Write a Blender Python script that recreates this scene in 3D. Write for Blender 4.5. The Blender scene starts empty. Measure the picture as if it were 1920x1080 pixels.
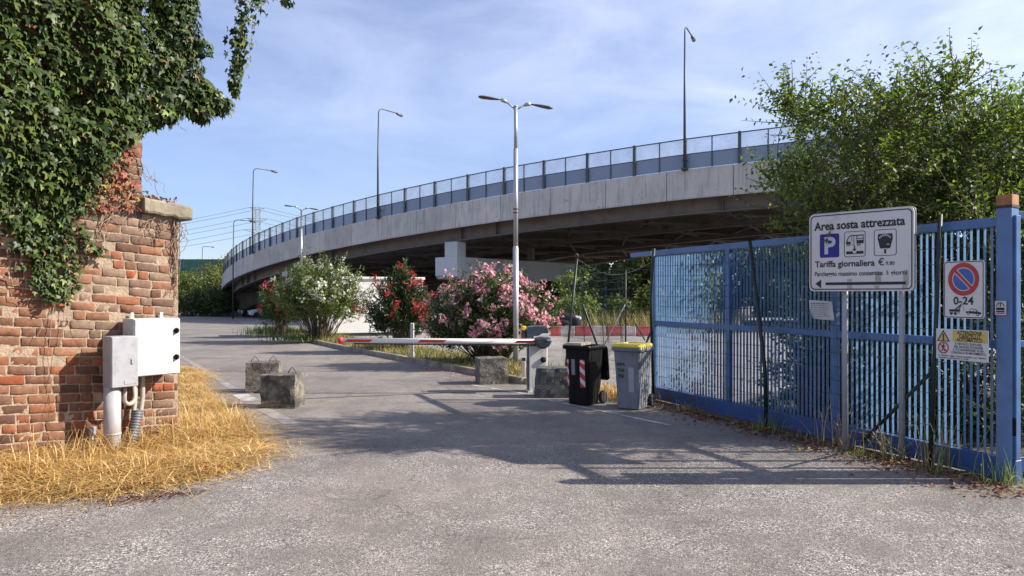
import bpy, math, random
import numpy as np
from mathutils import Vector, Matrix, Euler

R = math.radians
random.seed(7)
rng = np.random.default_rng(7)
SC = bpy.context.scene
COL = SC.collection

# ------------------------------------------------------------------ camera
F = 1400.0          # focal length in pixels of a 1920 wide frame
EYE = 1.7
HOR = 552.0
cam = bpy.data.cameras.new("camera")
cam.sensor_width = 36.0
cam.lens = 36.0 * F / 1920.0
cam.shift_y = (HOR - 540.0) / 1920.0
cam.clip_start = 0.05
cam.clip_end = 3000
co = bpy.data.objects.new("camera", cam)
co.location = (0, 0, EYE)
co.rotation_euler = (R(90), 0, 0)
COL.objects.link(co)
SC.camera = co

# ------------------------------------------------------------------ light
SUN_EL, SUN_AZ = 33.0, 0.0      # sun straight from +x
w = bpy.data.worlds.new("World")
SC.world = w
w.use_nodes = True
wt = w.node_tree
wt.nodes.clear()
wo = wt.nodes.new("ShaderNodeOutputWorld")
bg = wt.nodes.new("ShaderNodeBackground")
sky = wt.nodes.new("ShaderNodeTexSky")
sky.sky_type = 'NISHITA'
sky.sun_disc = False
sky.sun_elevation = R(SUN_EL)
sky.sun_rotation = R(90)
sky.air_density = 1.0
sky.dust_density = 0.1
sky.ozone_density = 2.5
tc = wt.nodes.new("ShaderNodeTexCoord")
mp = wt.nodes.new("ShaderNodeMapping")
mp.inputs['Scale'].default_value = (1.6, 1.2, 4.5)
mp.inputs['Location'].default_value = (0.35, 0.2, 0.3)
mp.inputs['Rotation'].default_value = (0, R(-14), 0)
n1 = wt.nodes.new("ShaderNodeTexNoise")
n1.inputs['Scale'].default_value = 2.2
n1.inputs['Detail'].default_value = 8
n1.inputs['Roughness'].default_value = 0.58
n1.inputs['Distortion'].default_value = 0.35
cr = wt.nodes.new("ShaderNodeValToRGB")
cr.color_ramp.elements[0].position = 0.10
cr.color_ramp.elements[1].position = 0.92
sx = wt.nodes.new("ShaderNodeSeparateXYZ")
mr = wt.nodes.new("ShaderNodeMapRange")          # more veil towards the sun side of the sky
mr.inputs['From Min'].default_value = -0.55
mr.inputs['From Max'].default_value = 0.6
mr.inputs['To Min'].default_value = 0.42
mr.inputs['To Max'].default_value = 1.0
mz = wt.nodes.new("ShaderNodeMapRange")          # veil thins out low over the horizon
mz.inputs['From Min'].default_value = 0.05
mz.inputs['From Max'].default_value = 0.25
mz.inputs['To Min'].default_value = 0.25
mz.inputs['To Max'].default_value = 1.0
mm = wt.nodes.new("ShaderNodeMath"); mm.operation = 'MULTIPLY'
mm2 = wt.nodes.new("ShaderNodeMath"); mm2.operation = 'MULTIPLY'
mix = wt.nodes.new("ShaderNodeMixRGB")
mix.inputs['Color2'].default_value = (9.3, 10.1, 12.6, 1)
hs = wt.nodes.new("ShaderNodeHueSaturation")
hs.inputs['Saturation'].default_value = 1.0
L = wt.links.new
L(tc.outputs['Generated'], mp.inputs['Vector'])
L(mp.outputs[0], n1.inputs['Vector'])
L(n1.outputs['Fac'], cr.inputs['Fac'])
L(tc.outputs['Generated'], sx.inputs[0])
L(sx.outputs['X'], mr.inputs['Value'])
L(sx.outputs['Z'], mz.inputs['Value'])
L(cr.outputs['Color'], mm.inputs[0]); L(mr.outputs[0], mm.inputs[1])
L(mm.outputs[0], mm2.inputs[0]); L(mz.outputs[0], mm2.inputs[1])
L(mm2.outputs[0], mix.inputs['Fac'])
tint = wt.nodes.new('ShaderNodeMixRGB'); tint.blend_type = 'MULTIPLY'; tint.inputs[0].default_value = 1.0
tint.inputs['Color2'].default_value = (0.95, 1.0, 1.28, 1)
L(sky.outputs[0], tint.inputs['Color1'])
L(tint.outputs[0], hs.inputs['Color'])
L(hs.outputs[0], mix.inputs['Color1'])
L(mix.outputs[0], bg.inputs['Color'])
L(bg.outputs[0], wo.inputs['Surface'])
bg.inputs['Strength'].default_value = 0.063

sl = bpy.data.lights.new("sun", 'SUN')
sl.energy = 5.0
sl.angle = R(0.5)
sl.color = (1.0, 0.93, 0.82)
so = bpy.data.objects.new("sun", sl)
sdir = Vector((math.cos(R(SUN_EL)) * math.cos(R(SUN_AZ)), math.cos(R(SUN_EL)) * math.sin(R(SUN_AZ)), math.sin(R(SUN_EL))))
so.rotation_euler = sdir.to_track_quat('Z', 'Y').to_euler()
so.location = (30, 0, 30)
COL.objects.link(so)

SC.view_settings.view_transform = 'Standard'
SC.view_settings.look = 'None'
SC.view_settings.gamma = 1.0
SC.view_settings.exposure = 0.97
SC.render.engine = 'CYCLES'
SC.cycles.max_bounces = 8
SC.cycles.transparent_max_bounces = 16
SC.cycles.use_denoising = True

# ------------------------------------------------------------------ helpers
def gp(px, py):
    """ground point under a pixel of the photograph"""
    Y = EYE * F / (py - HOR)
    return Vector(((px - 960) / F * Y, Y, 0))

def at(px, py, Y):
    return Vector(((px - 960) / F * Y, Y, EYE + (HOR - py) / F * Y))

def gz(y):
    """the ground falls gently away beyond the island"""
    return -0.016 * min(max(y - 30.0, 0.0), 80.0)

def tag(o, label=None, cat=None, group=None, kind=None):
    if label: o['label'] = label
    if cat: o['category'] = cat
    if group: o['group'] = group
    if kind: o['kind'] = kind
    return o

def empty(name, loc=(0, 0, 0), rz=0.0):
    o = bpy.data.objects.new(name, None)
    o.empty_display_size = 0.2
    o.location = loc
    o.rotation_euler = (0, 0, rz)
    COL.objects.link(o)
    return o

def link(name, me, parent=None):
    o = bpy.data.objects.new(name, me)
    COL.objects.link(o)
    if parent is not None:
        o.parent = parent
    return o

def copy_tree(o, parent=None):
    c = o.copy()
    COL.objects.link(c)
    c.parent = parent
    for ch in list(o.children):
        copy_tree(ch, c)
    return c

class MB:
    """collects shapes into one mesh"""
    def __init__(s):
        s.v = []; s.f = []; s.m = []; s.c = []; s.mi = 0; s.sm = []; s.smooth = False
    def add(s, vs, fs, M=None):
        n = len(s.v)
        for p in vs:
            p = Vector(p)
            s.v.append(M @ p if M is not None else p)
        for f in fs:
            s.f.append(tuple(i + n for i in f)); s.m.append(s.mi); s.sm.append(s.smooth)
    def box(s, c, d, M=None, ch=0.0):
        x, y, z = d[0] / 2, d[1] / 2, d[2] / 2
        cx, cy, cz = c
        if ch <= 0:
            vs = [(cx + a * x, cy + b * y, cz + e * z) for e in (-1, 1) for a, b in ((-1, -1), (1, -1), (1, 1), (-1, 1))]
            fs = [(0, 3, 2, 1), (4, 5, 6, 7), (0, 1, 5, 4), (1, 2, 6, 5), (2, 3, 7, 6), (3, 0, 4, 7)]
            s.add(vs, fs, M)
        else:
            k = min(ch, x * .9, y * .9, z * .9)
            vs = []; idx = {}
            for sxx in (-1, 1):
                for syy in (-1, 1):
                    for szz in (-1, 1):
                        idx[(sxx, syy, szz)] = len(vs)
                        vs += [(cx + sxx * x, cy + syy * (y - k), cz + szz * (z - k)),
                               (cx + sxx * (x - k), cy + syy * y, cz + szz * (z - k)),
                               (cx + sxx * (x - k), cy + syy * (y - k), cz + szz * z)]
            fs = []
            for a in (-1, 1):
                q = [(a, -1, -1), (a, 1, -1), (a, 1, 1), (a, -1, 1)]
                f = [idx[i] for i in q]; fs.append(f if a > 0 else f[::-1])
                q = [(-1, a, -1), (1, a, -1), (1, a, 1), (-1, a, 1)]
                f = [idx[i] + 1 for i in q]; fs.append(f[::-1] if a > 0 else f)
                q = [(-1, -1, a), (1, -1, a), (1, 1, a), (-1, 1, a)]
                f = [idx[i] + 2 for i in q]; fs.append(f if a > 0 else f[::-1])
            for a in (-1, 1):
                for b in (-1, 1):
                    g = [idx[(a, b, -1)], idx[(a, b, -1)] + 1, idx[(a, b, 1)] + 1, idx[(a, b, 1)]]
                    fs.append(g if a * b < 0 else g[::-1])
                    g = [idx[(a, -1, b)], idx[(a, -1, b)] + 2, idx[(a, 1, b)] + 2, idx[(a, 1, b)]]
                    fs.append(g if a * b > 0 else g[::-1])
                    g = [idx[(-1, a, b)] + 1, idx[(-1, a, b)] + 2, idx[(1, a, b)] + 2, idx[(1, a, b)] + 1]
                    fs.append(g if a * b < 0 else g[::-1])
                    for d_ in (-1, 1):
                        pass
            for (a, b, e), i in idx.items():
                t = (i, i + 1, i + 2)
                fs.append(t if a * b * e > 0 else t[::-1])
            s.add(vs, fs, M)
        return s
    def tube(s, pts, r, n=8, cap=True, M=None):
        pts = [Vector(p) for p in pts]
        k = len(pts)
        rs = r if isinstance(r, (list, tuple)) else [r] * k
        vs = []; fs = []
        up = None
        for i, p in enumerate(pts):
            d = (pts[min(i + 1, k - 1)] - pts[max(i - 1, 0)])
            d = d.normalized() if d.length > 1e-9 else Vector((0, 0, 1))
            if up is None:
                up = Vector((0, 0, 1)) if abs(d.z) < .9 else Vector((1, 0, 0))
            a = d.cross(up)
            if a.length < 1e-6:
                a = d.cross(Vector((0, 1, 0.3)))
            a.normalize(); b = a.cross(d).normalized(); up = b
            for j in range(n):
                t = 2 * math.pi * j / n
                vs.append(p + (a * math.cos(t) + b * math.sin(t)) * rs[i])
        for i in range(k - 1):
            for j in range(n):
                j2 = (j + 1) % n
                fs.append((i * n + j, i * n + j2, (i + 1) * n + j2, (i + 1) * n + j))
        if cap:
            fs.append(tuple(range(n))[::-1]); fs.append(tuple((k - 1) * n + j for j in range(n)))
        s.add(vs, fs, M)
        return s
    def bar(s, a, b, w_, h=None, up=(0, 0, 1)):
        """rectangular bar from a to b"""
        a = Vector(a); b = Vector(b); h = h or w_
        d = (b - a).normalized(); u = Vector(up)
        x = d.cross(u)
        if x.length < 1e-5: x = d.cross(Vector((0, 1, 0)))
        x.normalize(); y = x.cross(d).normalized()
        vs = []
        for p in (a, b):
            for i, j in ((-1, -1), (1, -1), (1, 1), (-1, 1)):
                vs.append(p + x * (i * w_ / 2) + y * (j * h / 2))
        s.add(vs, [(0, 3, 2, 1), (4, 5, 6, 7), (0, 1, 5, 4), (1, 2, 6, 5), (2, 3, 7, 6), (3, 0, 4, 7)])
        return s
    def prism(s, poly, a, b, ax='y', M=None):
        """polygon in the plane across axis ax, extruded from a to b"""
        n = len(poly)
        def P(q, t):
            return {'y': (q[0], t, q[1]), 'x': (t, q[0], q[1]), 'z': (q[0], q[1], t)}[ax]
        vs = [P(q, a) for q in poly] + [P(q, b) for q in poly]
        fs = [tuple(range(n)), tuple(range(n, 2 * n))[::-1]]
        for i in range(n):
            j = (i + 1) % n
            fs.append((i, i + n, j + n, j))
        s.add(vs, fs, M)
        return s
    def lathe(s, prof, c=(0, 0, 0), n=16, M=None):
        vs = []; fs = []
        for r_, z in prof:
            for j in range(n):
                t = 2 * math.pi * j / n
                vs.append((c[0] + r_ * math.cos(t), c[1] + r_ * math.sin(t), c[2] + z))
        for i in range(len(prof) - 1):
            for j in range(n):
                j2 = (j + 1) % n
                fs.append((i * n + j, i * n + j2, (i + 1) * n + j2, (i + 1) * n + j))
        fs.append(tuple(range(n))[::-1]); fs.append(tuple((len(prof) - 1) * n + j for j in range(n)))
        s.add(vs, fs, M)
        return s
    def build(s, name, mats, parent=None, bevel=0.0, recalc=True):
        me = bpy.data.meshes.new(name)
        me.from_pydata([tuple(v) for v in s.v], [], s.f)
        if not isinstance(mats, (list, tuple)): mats = [mats]
        for m in mats: me.materials.append(m)
        me.polygons.foreach_set('material_index', s.m)
        me.polygons.foreach_set('use_smooth', s.sm)
        me.update()
        if recalc:
            import bmesh
            bm = bmesh.new(); bm.from_mesh(me)
            bmesh.ops.recalc_face_normals(bm, faces=bm.faces)
            bm.to_mesh(me); bm.free()
        o = link(name, me, parent)
        if bevel > 0:
            md = o.modifiers.new('bevel', 'BEVEL'); md.width = bevel; md.segments = 2; md.limit_method = 'ANGLE'; md.angle_limit = R(40)
        return o

def np_mesh(name, V, Fc, mats, parent=None, col=None, midx=None, smooth=False):
    """mesh from numpy arrays; all faces have the same number of corners"""
    me = bpy.data.meshes.new(name)
    nv, nf, k = len(V), len(Fc), Fc.shape[1]
    me.vertices.add(nv); me.vertices.foreach_set('co', np.ascontiguousarray(V, dtype=np.float32).ravel())
    me.loops.add(nf * k); me.loops.foreach_set('vertex_index', np.ascontiguousarray(Fc, dtype=np.int32).ravel())
    me.polygons.add(nf)
    me.polygons.foreach_set('loop_start', np.arange(0, nf * k, k, dtype=np.int32))
    me.polygons.foreach_set('loop_total', np.full(nf, k, dtype=np.int32))
    if not isinstance(mats, (list, tuple)): mats = [mats]
    for m in mats: me.materials.append(m)
    if midx is not None: me.polygons.foreach_set('material_index', np.asarray(midx, dtype=np.int32))
    if smooth: me.polygons.foreach_set('use_smooth', np.ones(nf, dtype=bool))
    me.update(calc_edges=True)
    if col is not None:
        a = me.color_attributes.new('Col', 'FLOAT_COLOR', 'POINT')
        c4 = np.ones((nv, 4), dtype=np.float32); c4[:, :3] = col
        a.data.foreach_set('color', c4.ravel())
    return link(name, me, parent)

def inst(tv, tf, Ms, P, S):
    """copies of a template: Ms (N,3,3) rotations (columns = axes), P (N,3), S (N,) or (N,3)"""
    tv = np.asarray(tv, float); tf = np.asarray(tf, int)
    N = len(P); k = len(tv)
    S = np.asarray(S, float)
    if S.ndim == 1: S = np.repeat(S[:, None], 3, 1)
    loc = tv[None, :, :] * S[:, None, :]
    V = np.einsum('nij,nkj->nki', Ms, loc) + P[:, None, :]
    Fc = tf[None] + (np.arange(N) * k)[:, None, None]
    return V.reshape(-1, 3), Fc.reshape(-1, tf.shape[1])

def nrm(a):
    return a / np.maximum(np.linalg.norm(a, axis=-1, keepdims=True), 1e-9)

def frames(D, Nn):
    """rotation matrices with y = D (leaf length direction), z near Nn"""
    D = nrm(D); X = nrm(np.cross(D, Nn)); Z = np.cross(X, D)
    return np.stack([X, D, Z], axis=2)

def rand_unit(n):
    return nrm(rng.normal(size=(n, 3)))

LEAF_V = [(0, 0, 0), (-.5, .45, .12), (0, .5, -.02), (.5, .45, .12), (0, 1, -.1)]
LEAF_F = [(0, 2, 1, 1), ]
# leaf as two triangles per half -> use triangles only
LEAF_T = [(0, 2, 1), (0, 3, 2), (1, 2, 4), (2, 3, 4)]
IVY_V = [(0, 0, 0), (-.38, .12, .05), (-.5, .42, -.05), (-.2, .46, .06), (0, 1.0, -.12), (.2, .46, .06), (.5, .42, -.05), (.38, .12, .05), (0, .35, .08)]
IVY_T = [(8, 0, 1), (8, 1, 2), (8, 2, 3), (8, 3, 4), (8, 4, 5), (8, 5, 6), (8, 6, 7), (8, 7, 0)]

def leaf_mesh(name, P, D, Nn, size, width, mat, parent, palette, tmpl=(LEAF_V, LEAF_T), jit=0.25):
    n = len(P)
    S = np.stack([size * width, size, size], 1)
    V, T = inst(tmpl[0], tmpl[1], frames(D, Nn), P, S)
    pal = np.array(palette, float)
    c = pal[rng.integers(0, len(pal), n)] * (1 + jit * rng.normal(size=(n, 1))).clip(.45, 1.7)
    return np_mesh(name, V, T, mat, parent, col=np.repeat(c, len(tmpl[0]), 0))

def text_mesh(txt, size, bold=0.0, align='CENTER', space=1.0, cache={}):
    cu = bpy.data.curves.new('t', 'FONT')
    cu.body = txt; cu.size = size; cu.align_x = align; cu.align_y = 'CENTER'
    cu.offset = bold; cu.extrude = 0.0; cu.space_character = space; cu.resolution_u = 3
    o = bpy.data.objects.new('t', cu); COL.objects.link(o)
    dg = bpy.context.evaluated_depsgraph_get()
    me = o.evaluated_get(dg).to_mesh()
    vs = [v.co.copy() for v in me.vertices]; fs = [tuple(p.vertices) for p in me.polygons]
    o.evaluated_get(dg).to_mesh_clear()
    bpy.data.objects.remove(o); bpy.data.curves.remove(cu)
    return vs, fs

class Face(MB):
    """flat marks on a panel whose front looks along -y; (u, v) right and up"""
    def text(s, txt, u, v, size, y, bold=0.0, align='CENTER', space=1.0, width=None):
        vs, fs = text_mesh(txt, size, bold, align, space)
        if width and vs:
            x0 = min(p.x for p in vs); x1 = max(p.x for p in vs); k = width / (x1 - x0)
        else: k = 1
        s.add([(u + p.x * k, y, v + p.y) for p in vs], fs)
    def poly(s, pts, y):
        s.add([(p[0], y, p[1]) for p in pts], [tuple(range(len(pts)))])
    def rect(s, u, v, w_, h, y):
        s.poly([(u - w_ / 2, v - h / 2), (u + w_ / 2, v - h / 2), (u + w_ / 2, v + h / 2), (u - w_ / 2, v + h / 2)], y)
    def rrect(s, u, v, w_, h, r_, n=5):
        p = []
        for cx, cy, a0 in ((1, 1, 0), (-1, 1, 90), (-1, -1, 180), (1, -1, 270)):
            for i in range(n + 1):
                a = R(a0 + 90 * i / n)
                p.append((u + cx * (w_ / 2 - r_) + r_ * math.cos(a), v + cy * (h / 2 - r_) + r_ * math.sin(a)))
        return p
    def ring(s, outer, inner, y):
        n = len(outer)
        s.add([(p[0], y, p[1]) for p in outer] + [(p[0], y, p[1]) for p in inner],
              [(i, (i + 1) % n, n + (i + 1) % n, n + i) for i in range(n)])
    def circ(s, u, v, r_, n=36):
        return [(u + r_ * math.cos(2 * math.pi * i / n), v + r_ * math.sin(2 * math.pi * i / n)) for i in range(n)]

# ------------------------------------------------------------------ materials
MATS = {}
def nt(name):
    m = bpy.data.materials.new(name); m.use_nodes = True
    t = m.node_tree; t.nodes.clear()
    o = t.nodes.new('ShaderNodeOutputMaterial')
    b = t.nodes.new('ShaderNodeBsdfPrincipled')
    t.links.new(b.outputs[0], o.inputs[0])
    MATS[name] = m
    return m, t, b, o

def N(t, kind, **kw):
    n = t.nodes.new(kind)
    for k, v in kw.items():
        if k in n.inputs: n.inputs[k].default_value = v
        else: setattr(n, k, v)
    return n

def noise(t, co_, scale, detail=4, rough=.55, dist=0.0):
    n = N(t, 'ShaderNodeTexNoise'); n.inputs['Scale'].default_value = scale
    n.inputs['Detail'].default_value = detail; n.inputs['Roughness'].default_value = rough; n.inputs['Distortion'].default_value = dist
    t.links.new(co_, n.inputs['Vector']); return n.outputs['Fac']

def ramp(t, fac, stops):
    r_ = N(t, 'ShaderNodeValToRGB'); e = r_.color_ramp.elements
    while len(e) < len(stops): e.new(.5)
    for i, (p, c) in enumerate(stops):
        e[i].position = p
        e[i].color = (c, c, c, 1) if isinstance(c, (int, float)) else (*c, 1)
    t.links.new(fac, r_.inputs['Fac']); return r_.outputs['Color']

def mixc(t, fac, a, b, mode='MIX'):
    m = N(t, 'ShaderNodeMixRGB'); m.blend_type = mode
    for i, x in zip((0, 1, 2), (fac, a, b)):
        if isinstance(x, (int, float)): m.inputs[i].default_value = x if i == 0 else (x, x, x, 1)
        elif isinstance(x, tuple): m.inputs[i].default_value = (*x, 1)
        else: t.links.new(x, m.inputs[i])
    return m.outputs[0]

def bump(t, b, h, s=.3, d=.02):
    n = N(t, 'ShaderNodeBump'); n.inputs['Strength'].default_value = s; n.inputs['Distance'].default_value = d
    t.links.new(h, n.inputs['Height']); t.links.new(n.outputs[0], b.inputs['Normal'])

def pbr(name, c, rough=.7, metal=0.0, var=.15, scale=4.0, bs=.15, bscale=40.0, bd=.01, dirt=None, dscale=2.0, damt=.5, zstreak=False, spec=.5, objrand=0.0, dirt2=None, d2scale=9.0, d2amt=.3):
    """painted / concrete / metal surface with uneven tone, optional second 'dirt' colour and bump"""
    m, t, b, o = nt(name)
    tcn = N(t, 'ShaderNodeTexCoord'); oc = tcn.outputs['Object']
    f = noise(t, oc, scale, 6, .6)
    c1 = tuple(max(0, x * (1 - var)) for x in c); c2 = tuple(min(1, x * (1 + var)) for x in c)
    col = mixc(t, ramp(t, f, [(.3, 0.), (.7, 1.)]), c1, c2)
    if dirt:
        dc = oc
        if zstreak:
            mpp = N(t, 'ShaderNodeMapping'); mpp.inputs['Scale'].default_value = (6, 6, .5)
            t.links.new(oc, mpp.inputs['Vector']); dc = mpp.outputs[0]
        f2 = noise(t, dc, dscale, 8, .65)
        col = mixc(t, ramp(t, f2, [(1 - damt - .12, 0.), (1 - damt + .12, 1.)]), col, dirt)
    if dirt2:
        f3 = noise(t, oc, d2scale, 9, .7, .3)
        col = mixc(t, ramp(t, f3, [(1 - d2amt - .025, 0.), (1 - d2amt + .025, 1.)]), col, dirt2)
    if objrand:
        oi = N(t, 'ShaderNodeObjectInfo')
        col = mixc(t, 1.0, col, ramp(t, oi.outputs['Random'], [(0., 1 - objrand), (1., 1.)]), 'MULTIPLY')
    t.links.new(col, b.inputs['Base Color'])
    b.inputs['Roughness'].default_value = rough; b.inputs['Metallic'].default_value = metal
    b.inputs['Specular IOR Level'].default_value = spec
    if bs > 0: bump(t, b, noise(t, oc, bscale, 4, .6), bs, bd)
    return m

def leafmat(name, rough=.45, trans=.35, tcol=(1.3, 1.45, .55), spec=.4):
    m, t, b, o = nt(name)
    a = N(t, 'ShaderNodeAttribute'); a.attribute_name = 'Col'
    t.links.new(a.outputs['Color'], b.inputs['Base Color'])
    b.inputs['Roughness'].default_value = rough
    b.inputs['Specular IOR Level'].default_value = spec
    tr = N(t, 'ShaderNodeBsdfTranslucent')
    t.links.new(mixc(t, 1.0, a.outputs['Color'], tcol, 'MULTIPLY'), tr.inputs['Color'])
    ms = N(t, 'ShaderNodeMixShader'); ms.inputs[0].default_value = trans
    t.links.new(b.outputs[0], ms.inputs[1]); t.links.new(tr.outputs[0], ms.inputs[2])
    t.links.new(ms.outputs[0], o.inputs[0])
    return m

def attrmat(name, rough=.8, var=.2, scale=30.0, bs=.4, bscale=80.0, bd=.004):
    m, t, b, o = nt(name)
    a = N(t, 'ShaderNodeAttribute'); a.attribute_name = 'Col'
    tcn = N(t, 'ShaderNodeTexCoord'); oc = tcn.outputs['Object']
    f = noise(t, oc, scale, 6, .65)
    k = ramp(t, f, [(.25, 1 - var * 1.6), (.75, 1 + var)])
    colb = mixc(t, 1.0, a.outputs['Color'], k, 'MULTIPLY')
    # lime bloom and soot that run across several bricks
    colb = mixc(t, ramp(t, noise(t, oc, 2.6, 7, .7, .4), [(.56, 0.), (.74, .42)]), colb, (.27, .19, .13))
    colb = mixc(t, ramp(t, noise(t, oc, 3.4, 6, .7), [(.60, 0.), (.74, .7)]), colb, (.07, .055, .048))
    t.links.new(colb, b.inputs['Base Color'])
    b.inputs['Roughness'].default_value = rough
    b.inputs['Specular IOR Level'].default_value = .25
    bump(t, b, noise(t, oc, bscale, 6, .7), bs, bd)
    return m

def asphalt(name, base, stone, coarse=True, warm=(.20, .175, .155)):
    m, t, b, o = nt(name)
    tcn = N(t, 'ShaderNodeTexCoord'); oc = tcn.outputs['Object']
    def vor(scale):
        v = N(t, 'ShaderNodeTexVoronoi'); v.inputs['Scale'].default_value = scale
        t.links.new(oc, v.inputs['Vector']); return v
    v1 = vor(100.0); v2 = vor(190.0)
    sep = N(t, 'ShaderNodeSeparateColor'); t.links.new(v1.outputs['Color'], sep.inputs[0])
    sep2 = N(t, 'ShaderNodeSeparateColor'); t.links.new(v2.outputs['Color'], sep2.inputs[0])
    dk = tuple(x * .22 for x in base)
    g1 = ramp(t, sep.outputs[0], [(0., dk), (.42, base), (.75, tuple(x * 1.35 for x in base)), (.93, stone), (1., tuple(x * 1.5 for x in stone))])
    g2 = ramp(t, sep2.outputs[0], [(0., tuple(x * .55 for x in base)), (.6, base), (1., tuple(x * 1.45 for x in base))])
    fine = mixc(t, .35, g2, base)
    # worn coarse patches against smoother, dustier ones
    big = noise(t, oc, .32, 5, .6, .6)
    mid = noise(t, oc, 1.7, 6, .65)
    sepo = N(t, 'ShaderNodeSeparateXYZ'); t.links.new(oc, sepo.inputs[0])
    # nearer the street the old coarse surface, from about nine metres on the finer drive
    ad = N(t, 'ShaderNodeMath', operation='MULTIPLY_ADD'); t.links.new(mid, ad.inputs[0]); ad.inputs[1].default_value = 1.6
    t.links.new(sepo.outputs['Y'], ad.inputs[2])
    k = ramp(t, N_map(t, ad.outputs[0], 8.4, 9.9), [(0., 1.), (1., .18)]) if coarse else None
    if coarse:
        kk = mixc(t, 1.0, k, ramp(t, mid, [(.38, .25), (.58, 1.)]), 'MULTIPLY')
        col = mixc(t, kk, fine, g1)
    else:
        col = mixc(t, .35, fine, g1)
    col = mixc(t, ramp(t, big, [(.44, 0.), (.64, .6)]), col, warm)
    col = mixc(t, 1.0, col, ramp(t, noise(t, oc, .55, 4, .6), [(.32, .80), (.5, 1.0), (.7, 1.10)]), 'MULTIPLY')
    col = mixc(t, 1.0, col, ramp(t, mid, [(.3, .84), (.7, 1.1)]), 'MULTIPLY')
    col = mixc(t, 1.0, col, ramp(t, noise(t, oc, 42, 3, .75), [(.30, .52), (.46, .98), (.56, 1.04), (.74, 1.30)]), 'MULTIPLY')
    col = mixc(t, ramp(t, noise(t, oc, .9, 3, .5, 1.2), [(.68, 0.), (.74, .45)]), col, (.075, .068, .064))
    # dark seep stains and light tyre polished bands
    mpp = N(t, 'ShaderNodeMapping'); mpp.inputs['Scale'].default_value = (1.1, .16, 1); mpp.inputs['Rotation'].default_value = (0, 0, R(-18))
    t.links.new(oc, mpp.inputs['Vector'])
    st = noise(t, mpp.outputs[0], 1.2, 5, .6)
    col = mixc(t, 1.0, col, ramp(t, st, [(.3, .86), (.55, 1.0), (.75, 1.12)]), 'MULTIPLY')
    # thin cracks
    ck = N(t, 'ShaderNodeTexVoronoi'); ck.feature = 'DISTANCE_TO_EDGE'; ck.inputs['Scale'].default_value = .55
    wob = N(t, 'ShaderNodeVectorMath', operation='ADD')
    nz = N(t, 'ShaderNodeTexNoise'); nz.inputs['Scale'].default_value = 2.5; nz.inputs['Detail'].default_value = 6
    t.links.new(oc, nz.inputs['Vector'])
    sc_ = N(t, 'ShaderNodeVectorMath', operation='SCALE'); sc_.inputs['Scale'].default_value = .7
    t.links.new(nz.outputs['Color'], sc_.inputs[0]); t.links.new(oc, wob.inputs[0]); t.links.new(sc_.outputs[0], wob.inputs[1])
    t.links.new(wob.outputs[0], ck.inputs['Vector'])
    crk = ramp(t, ck.outputs['Distance'], [(0.0, .55), (.012, 1.0)])
    col = mixc(t, ramp(t, big, [(.45, .0), (.6, .8)]), col, mixc(t, 1.0, col, crk, 'MULTIPLY'))
    t.links.new(col, b.inputs['Base Color'])
    b.inputs['Roughness'].default_value = .9
    b.inputs['Specular IOR Level'].default_value = .25
    h = mixc(t, .5, v1.outputs['Distance'], v2.outputs['Distance'])
    bump(t, b, h, .55, .012)
    return m

def N_map(t, val, a, b_):
    n = N(t, 'ShaderNodeMapRange'); n.inputs['From Min'].default_value = a; n.inputs['From Max'].default_value = b_
    t.links.new(val, n.inputs['Value']); return n.outputs[0]

M_ASPH = asphalt('asphalt', (.206, .182, .166), (.44, .405, .375), warm=(.27, .228, .19))
M_LOT = asphalt('lot_asphalt', (.25, .235, .22), (.42, .39, .36), coarse=False, warm=(.27, .24, .21))
M_EARTH = pbr('earth', (.17, .13, .085), .95, var=.35, scale=1.3, bs=.5, bscale=25, bd=.03, dirt=(.09, .085, .035), dscale=.6, damt=.45)
M_YARD = pbr('yard_litter', (.075, .058, .038), .95, var=.4, scale=6, bs=.7, bscale=30, bd=.03, dirt=(.035, .035, .016), dscale=3, damt=.5)
M_SOIL = pbr('straw_soil', (.26, .18, .085), .95, var=.4, scale=7, bs=.6, bscale=30, bd=.03, dirt=(.09, .06, .03), dscale=5, damt=.4)
M_CONC = pbr('concrete', (.54, .505, .465), .85, var=.14, scale=.7, bs=.2, bscale=14, bd=.02, dirt=(.30, .275, .25), dscale=1.0, damt=.38, zstreak=True, objrand=.16, dirt2=(.36, .33, .30), d2scale=1.6, d2amt=.36)
M_PIER = pbr('pier_concrete', (.55, .55, .55), .85, var=.08, scale=.5, bs=.12, bscale=14, bd=.02, dirt=(.40, .39, .38), dscale=.9, damt=.3, zstreak=True)
M_GIRD = pbr('girder_steel', (.165, .135, .115), .6, var=.15, scale=1.0, bs=.05, dirt=(.11, .085, .07), dscale=1.2, damt=.4)
M_BLOCK = pbr('block_concrete', (.23, .205, .17), .95, var=.35, scale=7, bs=1.0, bscale=34, bd=.035, dirt=(.06, .054, .043), dscale=4.5, damt=.53)
M_BLOCKD = pbr('dark_block', (.085, .085, .085), .95, var=.25, scale=5, bs=.6, bscale=28, bd=.02, dirt=(.07, .07, .065), dscale=4, damt=.42)
M_KERB = pbr('kerb_stone', (.30, .25, .19), .9, var=.25, scale=3, bs=.5, bscale=25, dirt=(.16, .12, .07), dscale=2.5, damt=.45)
M_RUST = pbr('rusty_iron', (.11, .06, .035), .85, var=.3, scale=20, bs=.3, bscale=80, bd=.003)
M_GALV = pbr('galvanised', (.42, .43, .44), .45, .55, var=.12, scale=6, bs=.04, dirt=(.30, .30, .30), dscale=3, damt=.4)
M_GREYPAINT = pbr('grey_post', (.30, .32, .35), .5, .1, var=.1, scale=5, bs=.03, dirt=(.20, .2, .2), dscale=5, damt=.35)
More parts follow.
